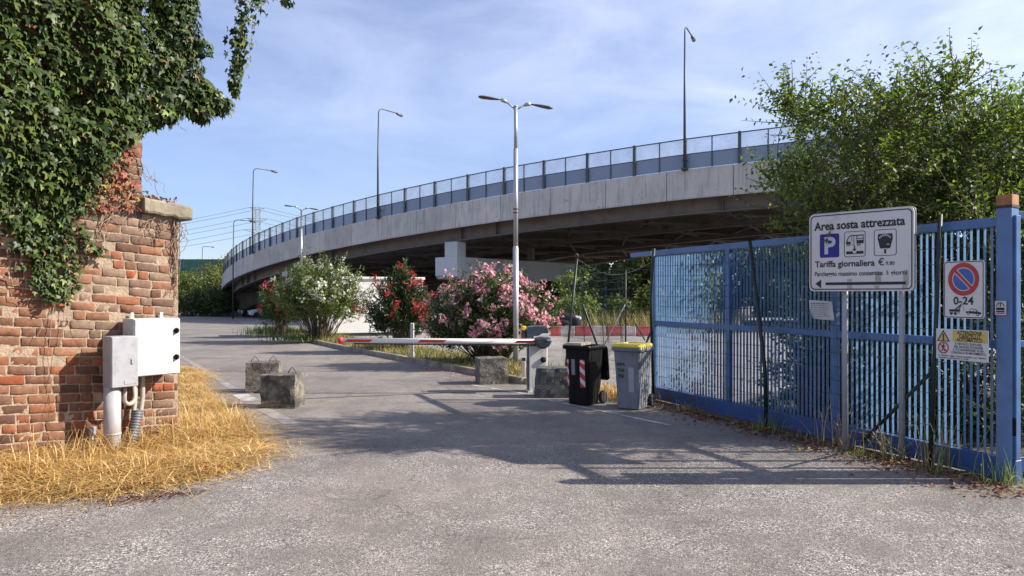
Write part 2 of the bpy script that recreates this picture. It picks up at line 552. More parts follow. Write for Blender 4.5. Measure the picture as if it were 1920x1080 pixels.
M_BLUE = pbr('blue_paint', (.062, .145, .32), .42, 0, var=.18, scale=3, bs=.05, dirt=(.045, .085, .16), dscale=3.5, damt=.40, dirt2=(.13, .085, .06), d2scale=7, d2amt=.30)
M_BLUEL = pbr('blue_paint_bars', (.13, .26, .47), .35, 0, var=.12, scale=3, bs=.04, dirt=(.09, .17, .30), dscale=3.5, damt=.40, dirt2=(.17, .12, .09), d2scale=11, d2amt=.29)  # lighter than the rails: the bars' sunlit look is put into the colour
M_BLUEP = pbr('blue_paint_worn', (.085, .165, .33), .42, 0, var=.18, scale=3, bs=.10, dirt=(.06, .11, .2), dscale=3.2, damt=.40, dirt2=(.145, .13, .125), d2scale=2.6, d2amt=.37)
M_BLUED = pbr('blue_paint_dark', (.03, .085, .27), .5, 0, var=.2, scale=3, bs=.06, dirt=(.07, .07, .08), dscale=3, damt=.42, dirt2=(.10, .065, .045), d2scale=6, d2amt=.32)
M_WIRE = pbr('green_wire', (.015, .04, .03), .5, 0, var=.1, bs=0)
M_POSTG = pbr('green_post', (.010, .020, .016), .5, 0, var=.2, scale=6, bs=.03, dirt=(.04, .05, .042), dscale=5, damt=.28)
M_WHITE = pbr('white_paint', (.62, .60, .57), .5, 0, var=.07, scale=3, bs=.05, dirt=(.38, .36, .32), dscale=3, damt=.36, dirt2=(.30, .26, .21), d2scale=9, d2amt=.29)
M_CAB = pbr('cabinet_white', (.47, .46, .44), .55, 0, var=.08, scale=12, bs=.15, bscale=30, bd=.003, dirt=(.38, .365, .34), dscale=16, damt=.42, dirt2=(.30, .26, .21), d2scale=5, d2amt=.29)
M_CABG = pbr('meter_box_grey', (.31, .31, .33), .5, 0, var=.07, scale=8, bs=.08, bscale=40, bd=.002, dirt=(.22, .215, .215), dscale=7, damt=.38)
M_PIPE = pbr('pvc_pipe', (.34, .325, .32), .5, 0, var=.1, scale=7, bs=.03, dirt=(.30, .27, .24), dscale=4, damt=.36)
M_COND = pbr('grey_conduit', (.34, .30, .27), .6, 0, var=.1, bs=.02)
M_BLACKP = pbr('black_plastic', (.005, .005, .0055), .55, 0, var=.3, scale=5, bs=.04, bscale=120, bd=.002, dirt=(.012, .011, .011), dscale=4, damt=.3, spec=.18)
M_DARKP = pbr('dark_plastic', (.035, .04, .05), .4, 0, var=.2, scale=5, bs=.04)
M_SLATE = pbr('slate_cover', (.035, .048, .068), .4, 0, var=.15, scale=5, bs=.04)
M_GREYBIN = pbr('grey_bin', (.17, .185, .215), .5, 0, var=.12, scale=3, bs=.05, dirt=(.115, .12, .125), dscale=4, damt=.42, dirt2=(.23, .23, .23), d2scale=8, d2amt=.28)
M_YEL = pbr('yellow_lid', (.55, .43, .03), .45, 0, var=.12, scale=5, bs=.04, dirt=(.40, .31, .06), dscale=4, damt=.34)
M_RED = pbr('red_paint', (.52, .035, .03), .45, 0, var=.15, scale=4, bs=.04)
M_REDF = pbr('faded_red', (.28, .04, .04), .7, 0, var=.25, scale=2, bs=.1)
M_YELLOW = pbr('lamp_yellow', (.75, .50, .02), .3, 0, var=.05, bs=0)
M_STONE = pbr('coping_stone', (.23, .195, .14), .9, var=.25, scale=6, bs=.7, bscale=22, bd=.015, dirt=(.14, .12, .09), dscale=4, damt=.42)
M_BARK = pbr('bark', (.10, .075, .05), .95, var=.3, scale=8, bs=.7, bscale=25, bd=.02)
M_TWIG = pbr('dry_twig', (.24, .16, .105), .9, var=.25, scale=12, bs=.2)
M_PANELB = pbr('rail_panel', (.20, .245, .335), .35, .0, var=.10, scale=.35, bs=0)
M_RAILP = pbr('rail_post', (.065, .08, .095), .45, .3, var=.15, scale=3, bs=.03)
M_LAMPG = pbr('lamp_dark', (.06, .065, .07), .5, .3, var=.15, bs=0)
M_LAMPH = pbr('lamp_head', (.085, .075, .07), .5, .2, var=.15, bs=0)
M_SIGNW = pbr('sign_white', (.60, .585, .585), .4, 0, var=.05, scale=3, bs=.01, dirt=(.44, .43, .42), dscale=5, damt=.33)
M_SIGNB = pbr('sign_black', (.012, .012, .014), .45, 0, var=.1, bs=0)
M_SIGNBL = pbr('sign_blue', (.006, .012, .22), .4, 0, var=.1, bs=0)
M_SIGNB2 = pbr('sign_blue_soft', (.035, .105, .34), .4, 0, var=.15, scale=12, bs=0)
M_SIGNR = pbr('sign_red', (.42, .03, .03), .4, 0, var=.12, scale=12, bs=0)
M_SIGNY = pbr('sign_yellow', (.56, .42, .13), .45, 0, var=.1, scale=14, bs=0)
M_SIGNBACK = pbr('sign_back', (.40, .41, .42), .4, .6, var=.1, bs=0)
M_PAPER = pbr('paper', (.50, .52, .52), .7, 0, var=.08, scale=14, bs=.1, bscale=25)
M_INK = pbr('faded_ink', (.20, .21, .22), .7, 0, var=.1, bs=0)
M_GLASS = pbr('car_glass', (.012, .014, .018), .08, 0, var=.1, bs=0)
M_CARW = pbr('car_white', (.70, .71, .73), .22, 0, var=.03, bs=0)
M_CARD = pbr('car_dark', (.012, .013, .017), .22, 0, var=.1, bs=0)
M_TYRE = pbr('tyre', (.018, .018, .018), .85, 0, var=.2, bs=.05)
M_RIM = pbr('rim', (.35, .36, .37), .3, .7, var=.1, bs=0)
M_HEADL = pbr('headlight', (.65, .68, .70), .12, 0, var=.05, bs=0)
M_BARRIER = pbr('barrier_green', (.03, .13, .105), .4, 0, var=.15, scale=.5, bs=0)
M_PYLON = pbr('pylon_steel', (.33, .37, .36), .6, .2, var=.05, bs=0)
M_CABLE = pbr('cable', (.16, .18, .2), .6, 0, var=.05, bs=0)
M_LINE = pbr('worn_line', (.48, .46, .43), .85, 0, var=.12, scale=10, bs=.2, bscale=60, dirt=(.20, .19, .18), dscale=5, damt=.5)
M_LINEF = pbr('faded_line', (.30, .285, .27), .9, 0, var=.12, scale=10, bs=.2, bscale=60, dirt=(.18, .17, .165), dscale=4, damt=.55)
M_SEAM = pbr('dark_seam', (.05, .048, .045), .9, 0, var=.2, bs=.1)
M_LEAF = leafmat('leaf', .5, .42)
M_LEAFG = leafmat('glossy_leaf', .46, .16, (1.3, 1.4, .45), .30)
M_OLEL = leafmat('oleander_leaf', .45, .25, (1.2, 1.35, .6), .4)
M_FLOWER = leafmat('petal', .6, .3, (1.1, 1.0, 1.0), .2)
M_STRAW = leafmat('straw', .65, .25, (1.15, 1.0, .8), .25)
M_DEAD = leafmat('dead_leaf', .7, .2, (1.2, .9, .6), .2)
M_BRICK = attrmat('brick', .85, .28, 22, .55, 70, .006)

def mesh_veil():
    m, t, b, o = nt('expanded_mesh')
    b.inputs['Base Color'].default_value = (.45, .47, .50, 1); b.inputs['Roughness'].default_value = .5
    tcn = N(t, 'ShaderNodeTexCoord')
    tr = N(t, 'ShaderNodeBsdfTransparent'); ms = N(t, 'ShaderNodeMixShader')
    f = ramp(t, noise(t, tcn.outputs['Object'], 1.2, 5, .7), [(.3, .10), (.7, .30)])
    t.links.new(f, ms.inputs[0]); t.links.new(tr.outputs[0], ms.inputs[1]); t.links.new(b.outputs[0], ms.inputs[2])
    t.links.new(ms.outputs[0], o.inputs[0])
    return m
M_VEIL = mesh_veil()

# ------------------------------------------------------------------ the ground
def sheet(name, xs, ys, z0, mat, kind='structure'):
    V = [(x, y, gz(y) + z0) for y in ys for x in xs]
    nx = len(xs)
    Fc = [(j * nx + i, j * nx + i + 1, (j + 1) * nx + i + 1, (j + 1) * nx + i) for j in range(len(ys) - 1) for i in range(nx - 1)]
    return tag(np_mesh(name, np.array(V), np.array(Fc), mat), kind=kind)

YS = [-40, -10, 0, 10, 20, 30, 40, 60, 80, 100, 110]
sheet('ground', [-1500, -300, -60, 0, 60, 300, 1500], YS + [200, 500, 1000, 2200], 0, M_EARTH)
sheet('road', [-55, -20, 0, 20, 45], YS[:9] + [92, 97], 0.012, M_ASPH)

def flat(name, pts, z, mat, kind='structure', parent=None):
    me = bpy.data.meshes.new(name)
    me.from_pydata([(p[0], p[1], gz(p[1]) + z) for p in pts], [], [tuple(range(len(pts)))])
    me.materials.append(mat)
    o = link(name, me, parent)
    return tag(o, kind=kind)

# parking lot behind the island
V = []; nx = 6
lot_y = [12.6, 15, 20, 25, 30, 40, 55, 70]
def lot_x0(y):
    return np.interp(y, [12.6, 15, 20, 25, 30, 40, 55, 70], [1.2, .9, -1.6, -4.6, -8.0, -14, -20, -26])
for y in lot_y:
    for i in range(nx):
        V.append((lot_x0(y) + (32 - lot_x0(y)) * i / (nx - 1), y, gz(y) + .018))
tag(np_mesh('parking_lot', np.array(V), np.array([(j * nx + i, j * nx + i + 1, (j + 1) * nx + i + 1, (j + 1) * nx + i) for j in range(len(lot_y) - 1) for i in range(nx - 1)]), M_LOT), kind='structure')
# lot strip right behind the sliding gate
flat('gate_yard', [(3.05, 11.0), (4.75, 6.9), (14, 6.9), (14, 13.5), (5.0, 13.5)], .022, M_YARD)

# planted island and its kerb
kpx = [(490, 624), (560, 637), (645, 656), (730, 672), (830, 691), (905, 706), (985, 722)]
kpts = [gp(*p) for p in kpx]
isl = [(p.x, p.y) for p in kpts] + [(1.1, 15.4), (.6, 17.4), (-1.6, 20.3), (-4.3, 25.2), (-7.6, 30.0), (-10.2, 34.2)]
M_ISL = pbr('island_soil', (.20, .155, .085), .95, var=.35, scale=4, bs=.5, bscale=30, bd=.02, dirt=(.11, .12, .035), dscale=2.5, damt=.5)
flat('island_ground', isl, .11, M_ISL)
kb = MB()
for i in range(len(kpts) - 1):
    a, b = kpts[i], kpts[i + 1]
    n = max(1, int((b - a).length / 1.0))
    for k in range(n):
        p = a.lerp(b, k / n); q = a.lerp(b, (k + .985) / n)
        kb.bar(p + Vector((0, 0, .06)), q + Vector((0, 0, .06)), .15, .15 + random.uniform(-.008, .008))
bk = [Vector((x, y, 0)) for x, y in ([(kpts[-1].x, kpts[-1].y)] + isl[len(kpts):])]
for i in range(len(bk) - 1):
    a, b = bk[i], bk[i + 1]
    n = max(1, int((b - a).length / 1.0))
    for k in range(n):
        p = a.lerp(b, k / n); q = a.lerp(b, (k + .985) / n)
        kb.bar(p + Vector((0, 0, .055)), q + Vector((0, 0, .055)), .14, .15)
tag(kb.build('kerb', M_KERB, bevel=.012), kind='structure')

# verge under the dry grass by the wall
verge_px = [(-330, 985), (0, 948), (120, 940), (230, 930), (330, 915), (420, 893), (480, 872), (503, 850), (470, 815), (425, 775), (395, 745), (372, 728), (388, 712), (372, 700), (340, 692)]
verge = [gp(*p) for p in verge_px]
flat('verge', [(p.x, p.y) for p in verge] + [(-4.6, 17), (-9.5, 17), (-12, 5.4)], .02, M_SOIL)

# worn road markings
def strip(mb, a, b, w_, z):
    a = Vector(a); b = Vector(b); d = (b - a).normalized(); n = Vector((-d.y, d.x, 0)) * w_ / 2
    k = max(1, int((b - a).length / 1.0))
    for i in range(k):
        p = a.lerp(b, i / k); q = a.lerp(b, (i + 1) / k)
        mb.add([(p + n) + Vector((0, 0, z)), (p - n) + Vector((0, 0, z)), (q - n) + Vector((0, 0, z)), (q + n) + Vector((0, 0, z))], [(0, 1, 2, 3)])
s = MB(); strip(s, gp(362, 682), gp(446, 736), .15, .016); strip(s, gp(492, 768), gp(548, 797), .20, .016)
strip(s, gp(330, 664), gp(362, 682), .12, .016)
tag(s.build('faded_edge_line', M_LINEF), kind='structure')
s = MB(); strip(s, gp(449, 741), gp(472, 753), .26, .016)
tag(s.build('white_line_mark', M_LINE), kind='structure')
s = MB(); strip(s, gp(885, 723), gp(1010, 744), .08, .016); strip(s, gp(1030, 752), gp(1150, 777), .08, .016); strip(s, gp(1150, 777), gp(1255, 799), .08, .016)
tag(s.build('worn_white_line', M_LINE), kind='structure')
s = MB(); strip(s, gp(553, 750), gp(860, 737), .035, .017); strip(s, gp(860, 737), gp(1000, 733), .03, .017)
tag(s.build('road_seam', M_SEAM), kind='structure')
M_BRICKDUST = pbr('brick_dust', (.13, .028, .022), .95, 0, var=.35, scale=14, bs=.6, bscale=60, bd=.01)

# ------------------------------------------------------------------ brick wall
WU = Vector((.631, .775, 0)).normalized()       # along the wall, going away to the right
WROT = math.atan2(WU.y, WU.x)
WO = Vector((-4.93, 7.19, 0))
SHEAR = -.0765
def wuv(px, py):
    """wall coordinates of the wall point under a pixel"""
    k = (px - 960) / F
    u = (WO.y * k - WO.x) / (WU.x - WU.y * k)
    Z = WO.y + WU.y * u
    return u, EYE + (HOR - py) / F * Z

wall = empty('brick_wall', WO, WROT)
tag(wall, 'old weathered red and brown brick wall with pale mortar at the edge of the lot', 'brick wall')
U_END, U_UP = wuv(335, 600)[0], wuv(269, 300)[0]
V_CAP = wuv(300, 400)[1]
brick_pal = [(.25, .135, .085), (.27, .13, .075), (.28, .12, .07), (.21, .115, .08), (.15, .09, .07), (.29, .17, .105), (.33, .115, .06), (.23, .14, .095), (.12, .072, .06), (.26, .15, .10), (.22, .125, .085), (.24, .14, .09)]
def masonry():
    PITCH, JO = .095, .0145
    GX = 6; GZ = 4
    Vs = []; Fs = []; Cs = []
    n0 = 0
    for row in range(0, 78):
        zb = row * PITCH - .12
        u_lim = U_END if zb < V_CAP + .12 + abs(SHEAR) * 1.6 else U_UP
        u = -2.9 + random.uniform(0, .12)
        header = row % 2
        k = 0
        while True:
            ln = random.choice([.245, .25, .255, .24]) if (k + row) % 3 else .125
            if random.random() < .18: ln = .125
            u1 = u + ln
            zc = zb + SHEAR * ((u + u1) / 2)
            lim = U_END if zc + PITCH < V_CAP else U_UP
            last = False
            if u1 > lim - .03:
                u1 = lim + random.uniform(-.012, .006); last = True
            if u1 - u < .05: break
            dep = random.gauss(0, .0035)
            if random.random() < .03: dep += random.uniform(.008, .02)
            h = PITCH - JO
            col = np.array(random.choice(brick_pal)) * np.array((.86, .70, .60)) * random.uniform(.72, 1.2)
            if .4 < u and zc > 1.2 and random.random() < .45: col = np.array((.20, .13, .09)) * random.uniform(.7, 1.2)
            if u > 1.2 and random.random() < .5: col = np.array((.17, .10, .07)) * random.uniform(.7, 1.3)
            tilt = random.gauss(0, .0012)
            xe = u1 - JO * .9
            gx = np.array([u, u + .006, u + (xe - u) * .33, u + (xe - u) * .67, xe - .006, xe]); gv = np.array([0, .006, h - .006, h])
            fr = []
            for j in range(GZ):
                for i in range(GX):
                    ex = min(i, GX - 1 - i); ez = min(j, GZ - 1 - j)
                    e = (.0 if ex and ez else .005)
                    jx = random.gauss(0, .0016); jz = random.gauss(0, .0016); jy = random.gauss(0, .0016)
                    if ex == 0 and ez == 0:
                        e = .008; jx += .003 * (1 if i == 0 else -1); jz += .003 * (1 if j == 0 else -1)
                    x = gx[i] + jx
                    if ex == 0 or ez == 0: jx += random.gauss(0, .0022); jz += random.gauss(0, .0028)
                    fr.append((x, dep + e + jy, zb + gv[j] + jz + SHEAR * x + tilt * (i - 2.5)))
            base = len(fr)
            ring_ = [i for i in range(GX)] + [j * GX + GX - 1 for j in range(1, GZ)] + [(GZ - 1) * GX + i for i in range(GX - 2, -1, -1)] + [j * GX for j in range(GZ - 2, 0, -1)]
            bkv = [(fr[q][0], .06, fr[q][2]) for q in ring_]
            Vs += fr + bkv
            Cs += [col] * (base + len(bkv))
            for j in range(GZ - 1):
                for i in range(GX - 1):
                    a = n0 + j * GX + i
                    Fs.append((a, a + 1, a + GX + 1, a + GX))
            m = len(ring_)
            for q in range(m):
                q2 = (q + 1) % m
                Fs.append((n0 + ring_[q2], n0 + ring_[q], n0 + base + q, n0 + base + q2))
            n0 += base + len(bkv)
            u = u1; k += 1
            if last: break
    o = np_mesh('masonry', np.array(Vs), np.array(Fs), M_BRICK, wall, col=np.array(Cs))
    # mortar bed and the body of the wall behind it
    M_MORT = pbr('mortar', (.33, .245, .17), .95, 0, var=.28, scale=9, bs=.9, bscale=45, bd=.02, dirt=(.28, .20, .15), dscale=3.5, damt=.4)
    b = MB()
    def slab(u0, u1, v0, v1, y0, y1):
        b.prism([(u0, v0), (u1, v0), (u1, v1), (u0, v1)], y0, y1, 'y')
    nu = 26
    # lower body with a slightly wavy mortar face
    Vv = []; Ff = []
    slab(-2.95, U_END - .012, -.2, V_CAP, .055, .52)
    slab(-2.95, U_UP - .012, V_CAP + .001, 6.9, .055, .52)
    b.build('mortar_core', M_MORT, wall)
    # flush mortar skin just behind the brick faces
    xs = np.arange(-2.9, U_END, .035); zs = np.arange(-.15, 6.9, .033)
    X, Zz = np.meshgrid(xs, zs)
    Yy = .0075 + .0022 * rng.normal(size=X.shape) + .0025 * np.sin(X * 7 + 2 * np.sin(Zz * 5)) * np.sin(Zz * 6 + 1)
    VV = np.stack([X, Yy, Zz], 2).reshape(-1, 3)
    n_x = len(xs)
    jj, ii = np.meshgrid(np.arange(len(zs) - 1), np.arange(n_x - 1), indexing='ij')
    a = (jj * n_x + ii).ravel()
    keep = ~((zs[jj.ravel() + 1] > V_CAP) & (xs[ii.ravel() + 1] > U_UP - .015))
    Fq = np.stack([a, a + 1, a + n_x + 1, a + n_x], 1)[keep]
    np_mesh('mortar_joints', VV, Fq, M_MORT, wall, smooth=True)
masonry()
# coping stone on the lower end pier
c = MB()
u0, v0 = wuv(264, 372); u1, v1 = wuv(353, 404)
vt = wuv(264, 371)[1]
gx = 10
prof = []
cs = []
for i in range(gx + 1):
    x = u0 + (u1 - u0) * i / gx
    zt = vt + SHEAR * 1.35 * (x - u0) + random.gauss(0, .005); zb = zt - .155 + random.gauss(0, .006)
    yf = -.10 + random.gauss(0, .004)
    cs.append([(x, yf + .012, zb), (x, yf, zb + .02), (x, yf, zt - .02), (x, yf + .015, zt), (x, .50, zt), (x, .50, zb)])
vs = [p for q in cs for p in q]; fs = []
for i in range(gx):
    for j in range(6):
        fs.append((i * 6 + j, i * 6 + (j + 1) % 6, (i + 1) * 6 + (j + 1) % 6, (i + 1) * 6 + j))
fs += [tuple(range(6))[::-1], tuple(gx * 6 + j for j in range(6))]
c.add(vs, fs)
c.build('coping_stone', M_STONE, wall)

def wl(u, v, y=0.0):
    """wall-local to world"""
    nrm_ = Vector((-WU.y, WU.x, 0))
    return WO + WU * u + nrm_ * y + Vector((0, 0, v))

# ------------------------------------------------------------------ ivy
ivy = empty('ivy', WO, WROT)
tag(ivy, 'thick dark green ivy hanging over the top of the brick wall', 'ivy')
def inpoly(P, poly):
    x, y = P[:, 0], P[:, 1]; ins = np.zeros(len(P), bool)
    n = len(poly)
    for i in range(n):
        x1, y1 = poly[i]; x2, y2 = poly[(i + 1) % n]
        c_ = ((y1 > y) != (y2 > y)) & (x < (x2 - x1) * (y - y1) / (y2 - y1 + 1e-12) + x1)
        ins ^= c_
    return ins
body_px = [(0, 415), (30, 425), (52, 470), (62, 530), (84, 560), (98, 548), (92, 500), (112, 455), (130, 400), (150, 395), (160, 345), (185, 310), (215, 285), (243, 262), (268, 247), (300, 232), (352, 190), (350, 110), (356, 40), (362, 0)]
body = [wuv(*p) for p in body_px]
u_tl = -1.6
body = [(u_tl, body[0][1] + .1)] + body + [(body[-1][0] + .02, 6.6), (u_tl, 6.6)]
bp = np.array(body)
lo, hi = bp.min(0), bp.max(0)
cand = rng.uniform(lo, hi, size=(90000, 2)); cand = cand[inpoly(cand, body)]
cand = cand[:17500]
nl = len(cand)
def vnoise(p, sc, seed=0):
    """cheap smooth noise"""
    a = np.sin(p[:, 0] * sc * 1.7 + seed) + np.sin(p[:, 1] * sc * 1.3 + 2.1 * seed + 1) + np.sin((p[:, 0] + p[:, 1]) * sc * .9 + seed * .7) + np.sin((p[:, 0] - 1.6 * p[:, 1]) * sc * 1.1 + 3 * seed)
    return a / 4
bul = .24 + .15 * vnoise(cand, 4.2, 1.0) + .10 * vnoise(cand, 9.0, 2.0)
bul *= np.clip((cand[:, 1] - 2.1) / 1.2, .18, 1)
edge_r = np.clip((U_UP + .35 - cand[:, 0]) / .8, .3, 1)
yl = -(bul * edge_r * rng.beta(2.2, 1.1, nl)) - .02
P = np.stack([cand[:, 0], yl, cand[:, 1]], 1)
D = np.stack([.35 * rng.normal(size=nl), -.55 + .25 * rng.normal(size=nl), -.75 + .25 * rng.normal(size=nl)], 1)
Nn = np.stack([.25 + .55 * rng.normal(size=nl), -.8 + .4 * rng.normal(size=nl), .55 + .5 * rng.normal(size=nl)], 1)
ivy_pal = [(.040, .066, .014), (.052, .082, .018), (.027, .047, .012), (.072, .102, .021), (.043, .069, .018), (.021, .037, .011), (.10, .128, .028), (.036, .060, .016)] * 8 + [(.15, .085, .04)]
allP, allD, allN, allS = [P], [D], [Nn], [np.where(rng.uniform(size=nl) < .25, rng.uniform(.10, .135, nl), rng.uniform(.045, .10, nl))]
def blob(c_, r_, n, ysp=None):
    q = rand_unit(n) * (rng.uniform(.35, 1, (n, 1)) ** .5) * np.array(r_)
    allP.append(q + np.array(c_)); dd = np.stack([.4 * rng.normal(size=n), -.3 + .4 * rng.normal(size=n), -.8 + .25 * rng.normal(size=n)], 1)
    allD.append(dd); allN.append(nrm(q / np.array(r_)) + np.array([.4, -.5, .5]) + .4 * rng.normal(size=(n, 3))); allS.append(rng.uniform(.055, .115, n))
# the bulge that leans out past the end of the wall
for (px, py, rx, rz, n) in [(340, 130, .26, .24, 420), (372, 90, .12, .10, 90), (325, 185, .26, .18, 420), (370, 170, .19, .17, 330), (397, 188, .14, .15, 240), (414, 200, .08, .10, 110), (375, 212, .13, .10, 140), (300, 212, .2, .14, 260), (335, 60, .24, .34, 420), (325, 10, .28, .34, 420), (300, 130, .25, .3, 300)]:
    u, v = wuv(px, py)
    blob((u, -.02, v), (rx, .22, rz), n)
# hanging strands on the brick
for pts, n, wd in [([(75, 440), (72, 500), (85, 552)], 170, .06), ([(118, 430), (128, 480), (130, 530), (112, 548)], 130, .05), ([(140, 420), (160, 455), (192, 478)], 60, .035), ([(100, 440), (98, 520), (100, 556)], 90, .06), ([(40, 410), (38, 450), (52, 480)], 80, .06), ([(195, 300), (170, 340), (150, 400)], 90, .07)]:
    w_ = np.array([wuv(*p) for p in pts]); tt = np.sort(rng.uniform(0, len(pts) - 1, n)); i0 = np.minimum(tt.astype(int), len(pts) - 2); fr_ = (tt - i0)[:, None]
    q = w_[i0] * (1 - fr_) + w_[i0 + 1] * fr_ + rng.normal(size=(n, 2)) * wd
    allP.append(np.stack([q[:, 0], -rng.uniform(.02, .12, n), q[:, 1]], 1))
    allD.append(np.stack([.5 * rng.normal(size=n), -.5 + .2 * rng.normal(size=n), -.6 + .3 * rng.normal(size=n)], 1))
    allN.append(np.stack([.4 + .3 * rng.normal(size=n), -1 + .3 * rng.normal(size=n), .5 + .3 * rng.normal(size=n)], 1)); allS.append(rng.uniform(.045, .085, n))
# vine that dangles free from the overhanging top
tipu = [wuv(p[0], p[1]) for p in [(462, -140), (460, -40), (462, 30), (452, 70), (446, 110), (440, 150), (442, 178)]]
n = 620; tt = rng.uniform(0, 1, n) ** 1.25 * 5.99; i0 = tt.astype(int); fr_ = (tt - i0)[:, None]; w_ = np.array(tipu)
q = w_[i0] * (1 - fr_) + w_[i0 + 1] * fr_
wd = np.interp(tt, [0, 2.5, 4.2, 6], [.12, .095, .055, .025])[:, None]
q = q + rng.normal(size=(n, 2)) * wd * np.array([.8, .6])
allP.append(np.stack([q[:, 0], rng.normal(size=n) * wd[:, 0], q[:, 1]], 1))
allD.append(np.stack([.35 * rng.normal(size=n), .35 * rng.normal(size=n), -.9 + .2 * rng.normal(size=n)], 1)); allN.append(np.stack([.6 + .5 * rng.normal(size=n), -.7 + .5 * rng.normal(size=n), .3 + .3 * rng.normal(size=n)], 1)); allS.append(rng.uniform(.06, .10, n))
for (px, py, n) in [(490, -4, 22), (536, 2, 26), (515, -14, 20), (470, -60, 120), (430, -110, 160), (400, -160, 180), (520, -60, 60)]:
    u, v = wuv(px, py); blob((u, 0, v), (.09 if n < 50 else .25, .1, .05 if n < 50 else .2), n)
P = np.concatenate(allP); D = np.concatenate(allD); Nn = np.concatenate(allN); S = np.concatenate(allS)
leaf_mesh('foliage', P, D, Nn, S, .95, M_LEAFG, ivy, ivy_pal, (IVY_V, IVY_T), .25)
# ivy stems creeping over the brick
st = MB(); st.smooth = True
def creeper(px0, py0, px1, py1, r_, wig=.05, seg=7, y=-.025):
    a = np.array(wuv(px0, py0)); b = np.array(wuv(px1, py1))
    pts = []
    for i in range(seg + 1):
        t_ = i / seg; q = a + (b - a) * t_ + rng.normal(size=2) * wig * math.sin(math.pi * t_)
        pts.append((q[0], y - .02 * random.random(), q[1]))
    st.tube(pts, [r_ * (1 - .6 * i / seg) for i in range(seg + 1)], 5)
for _ in range(36):
    x = random.uniform(120, 262); y = random.uniform(285, 400)
    creeper(x, y, x + random.uniform(-70, 70), y + random.uniform(-30, 90), random.uniform(.003, .007), .05)
creeper(165, 350, 290, 405, .007); creeper(200, 330, 262, 300, .006); creeper(210, 395, 170, 480, .006); creeper(190, 400, 200, 470, .006)
creeper(100, 570, 85, 800, .004, .03); creeper(118, 560, 95, 790, .003, .04)
creeper(0, 515, 60, 545, .008, .02); creeper(0, 540, 40, 570, .005, .02); creeper(30, 430, 20, 520, .005, .02)
creeper(130, 590, 160, 660, .003, .02); creeper(60, 640, 110, 560, .003, .02)
for (a, b_) in [((310, 220), (350, 250)), ((330, 200), (380, 222)), ((262, 300), (285, 340))]:
    creeper(*a, *b_, .004, .02, 5, -.0)
hang = [(u, 0, v) for u, v in tipu]; st.tube([(wuv(300, -170)[0], 0, wuv(300, -170)[1]), (wuv(400, -200)[0], 0, wuv(400, -200)[1])] + hang, .008, 5)
st.tube([(wuv(462, -100)[0], 0, wuv(462, -100)[1]), (wuv(500, -60)[0], 0, wuv(500, -40)[1]), (wuv(536, 0)[0], 0, wuv(536, 0)[1])], .005, 5)
st.build('stem', M_TWIG, ivy)
# red and dry leaves on the bare shoulder
n = 260
q = np.array([wuv(px, py) for px, py in zip(rng.uniform(150, 258, n), rng.uniform(268, 395, n))])
keep = q[:, 0] < U_UP
keep &= rng.uniform(size=n) < .8
q = q[keep]; n = len(q)
dryo = leaf_mesh('dry_leaves', np.stack([q[:, 0], -rng.uniform(.01, .09, n), q[:, 1]], 1), np.stack([.6 * rng.normal(size=n), -.4 + .3 * rng.normal(size=n), -.6 + .4 * rng.normal(size=n)], 1),
          np.stack([.4 + .3 * rng.normal(size=n), -1 + .4 * rng.normal(size=n), .3 + .3 * rng.normal(size=n)], 1), rng.uniform(.04, .08, n), .9, M_DEAD, ivy,
          [(.26, .08, .05), (.22, .055, .05), (.34, .16, .05), (.30, .11, .06), (.16, .06, .05), (.28, .2, .06)], (IVY_V, IVY_T), .25)

# dead creeper on the free end of the wall and on the coping
dc = empty('dead_creeper', WO, WROT)
tag(dc, 'bare brown dead creeper stems on the brick wall end below the coping stone', 'creeper')
st = MB(); st.smooth = True
for k in range(16):
    x0 = random.uniform(318, 338); 
    pts_ = []
    yy = 405; xx = x0
    ye = random.uniform(450, 610)
    ns = 9
    for i in range(ns + 1):
        t_ = i / ns
        u, v = wuv(xx + random.gauss(0, 2.2) + 3 * math.sin(3 * t_ + k), yy + (ye - yy) * t_)
        pts_.append((max(u, U_END - .06 if k % 3 else u), random.uniform(-.06, .03), v))
    st.tube(pts_, [random.uniform(.004, .007) * (1 - .5 * i / ns) for i in range(ns + 1)], 5)
for k in range(14):
    a = (random.uniform(280, 335), random.uniform(405, 425)); b_ = (a[0] + random.uniform(-25, 25), a[1] + random.uniform(5, 40))
    creeper(*a, *b_, .005, .03, 5, -.03)
for (a, b_) in [((334, 420), (354, 420)), ((346, 421), (352, 440)), ((335, 460), (348, 430)), ((336, 480), (350, 455))]:
    creeper(*a, *b_, .005, .01, 4, -.0)
st.build('stem', M_TWIG, dc)
n = 130
px_ = rng.uniform(266, 335, n); py_ = 373 + (px_ - 264) * .16 - np.abs(rng.normal(size=n)) * 5
q = np.array([wuv(a, b_) for a, b_ in zip(px_, py_)])
leaf_mesh('dry_leaves', np.stack([q[:, 0], rng.uniform(-.08, .3, n), q[:, 1]], 1), rand_unit(n), rand_unit(n) + np.array([0, 0, .8]), rng.uniform(.03, .06, n), .8, M_DEAD, dc, [(.26, .12, .06), (.2, .07, .05), (.3, .17, .08)])

# ------------------------------------------------------------------ electrical boxes on the wall
def wall_root(name, px, y_off=0.0):
    u, _ = wuv(px, 700)
    return empty(name, wl(u, 0, y_off), WROT), u
cab, uc = wall_root('electrical_cabinet', 271)
tag(cab, 'large white metal electrical cabinet with two black latches mounted on the brick wall', 'electrical cabinet')
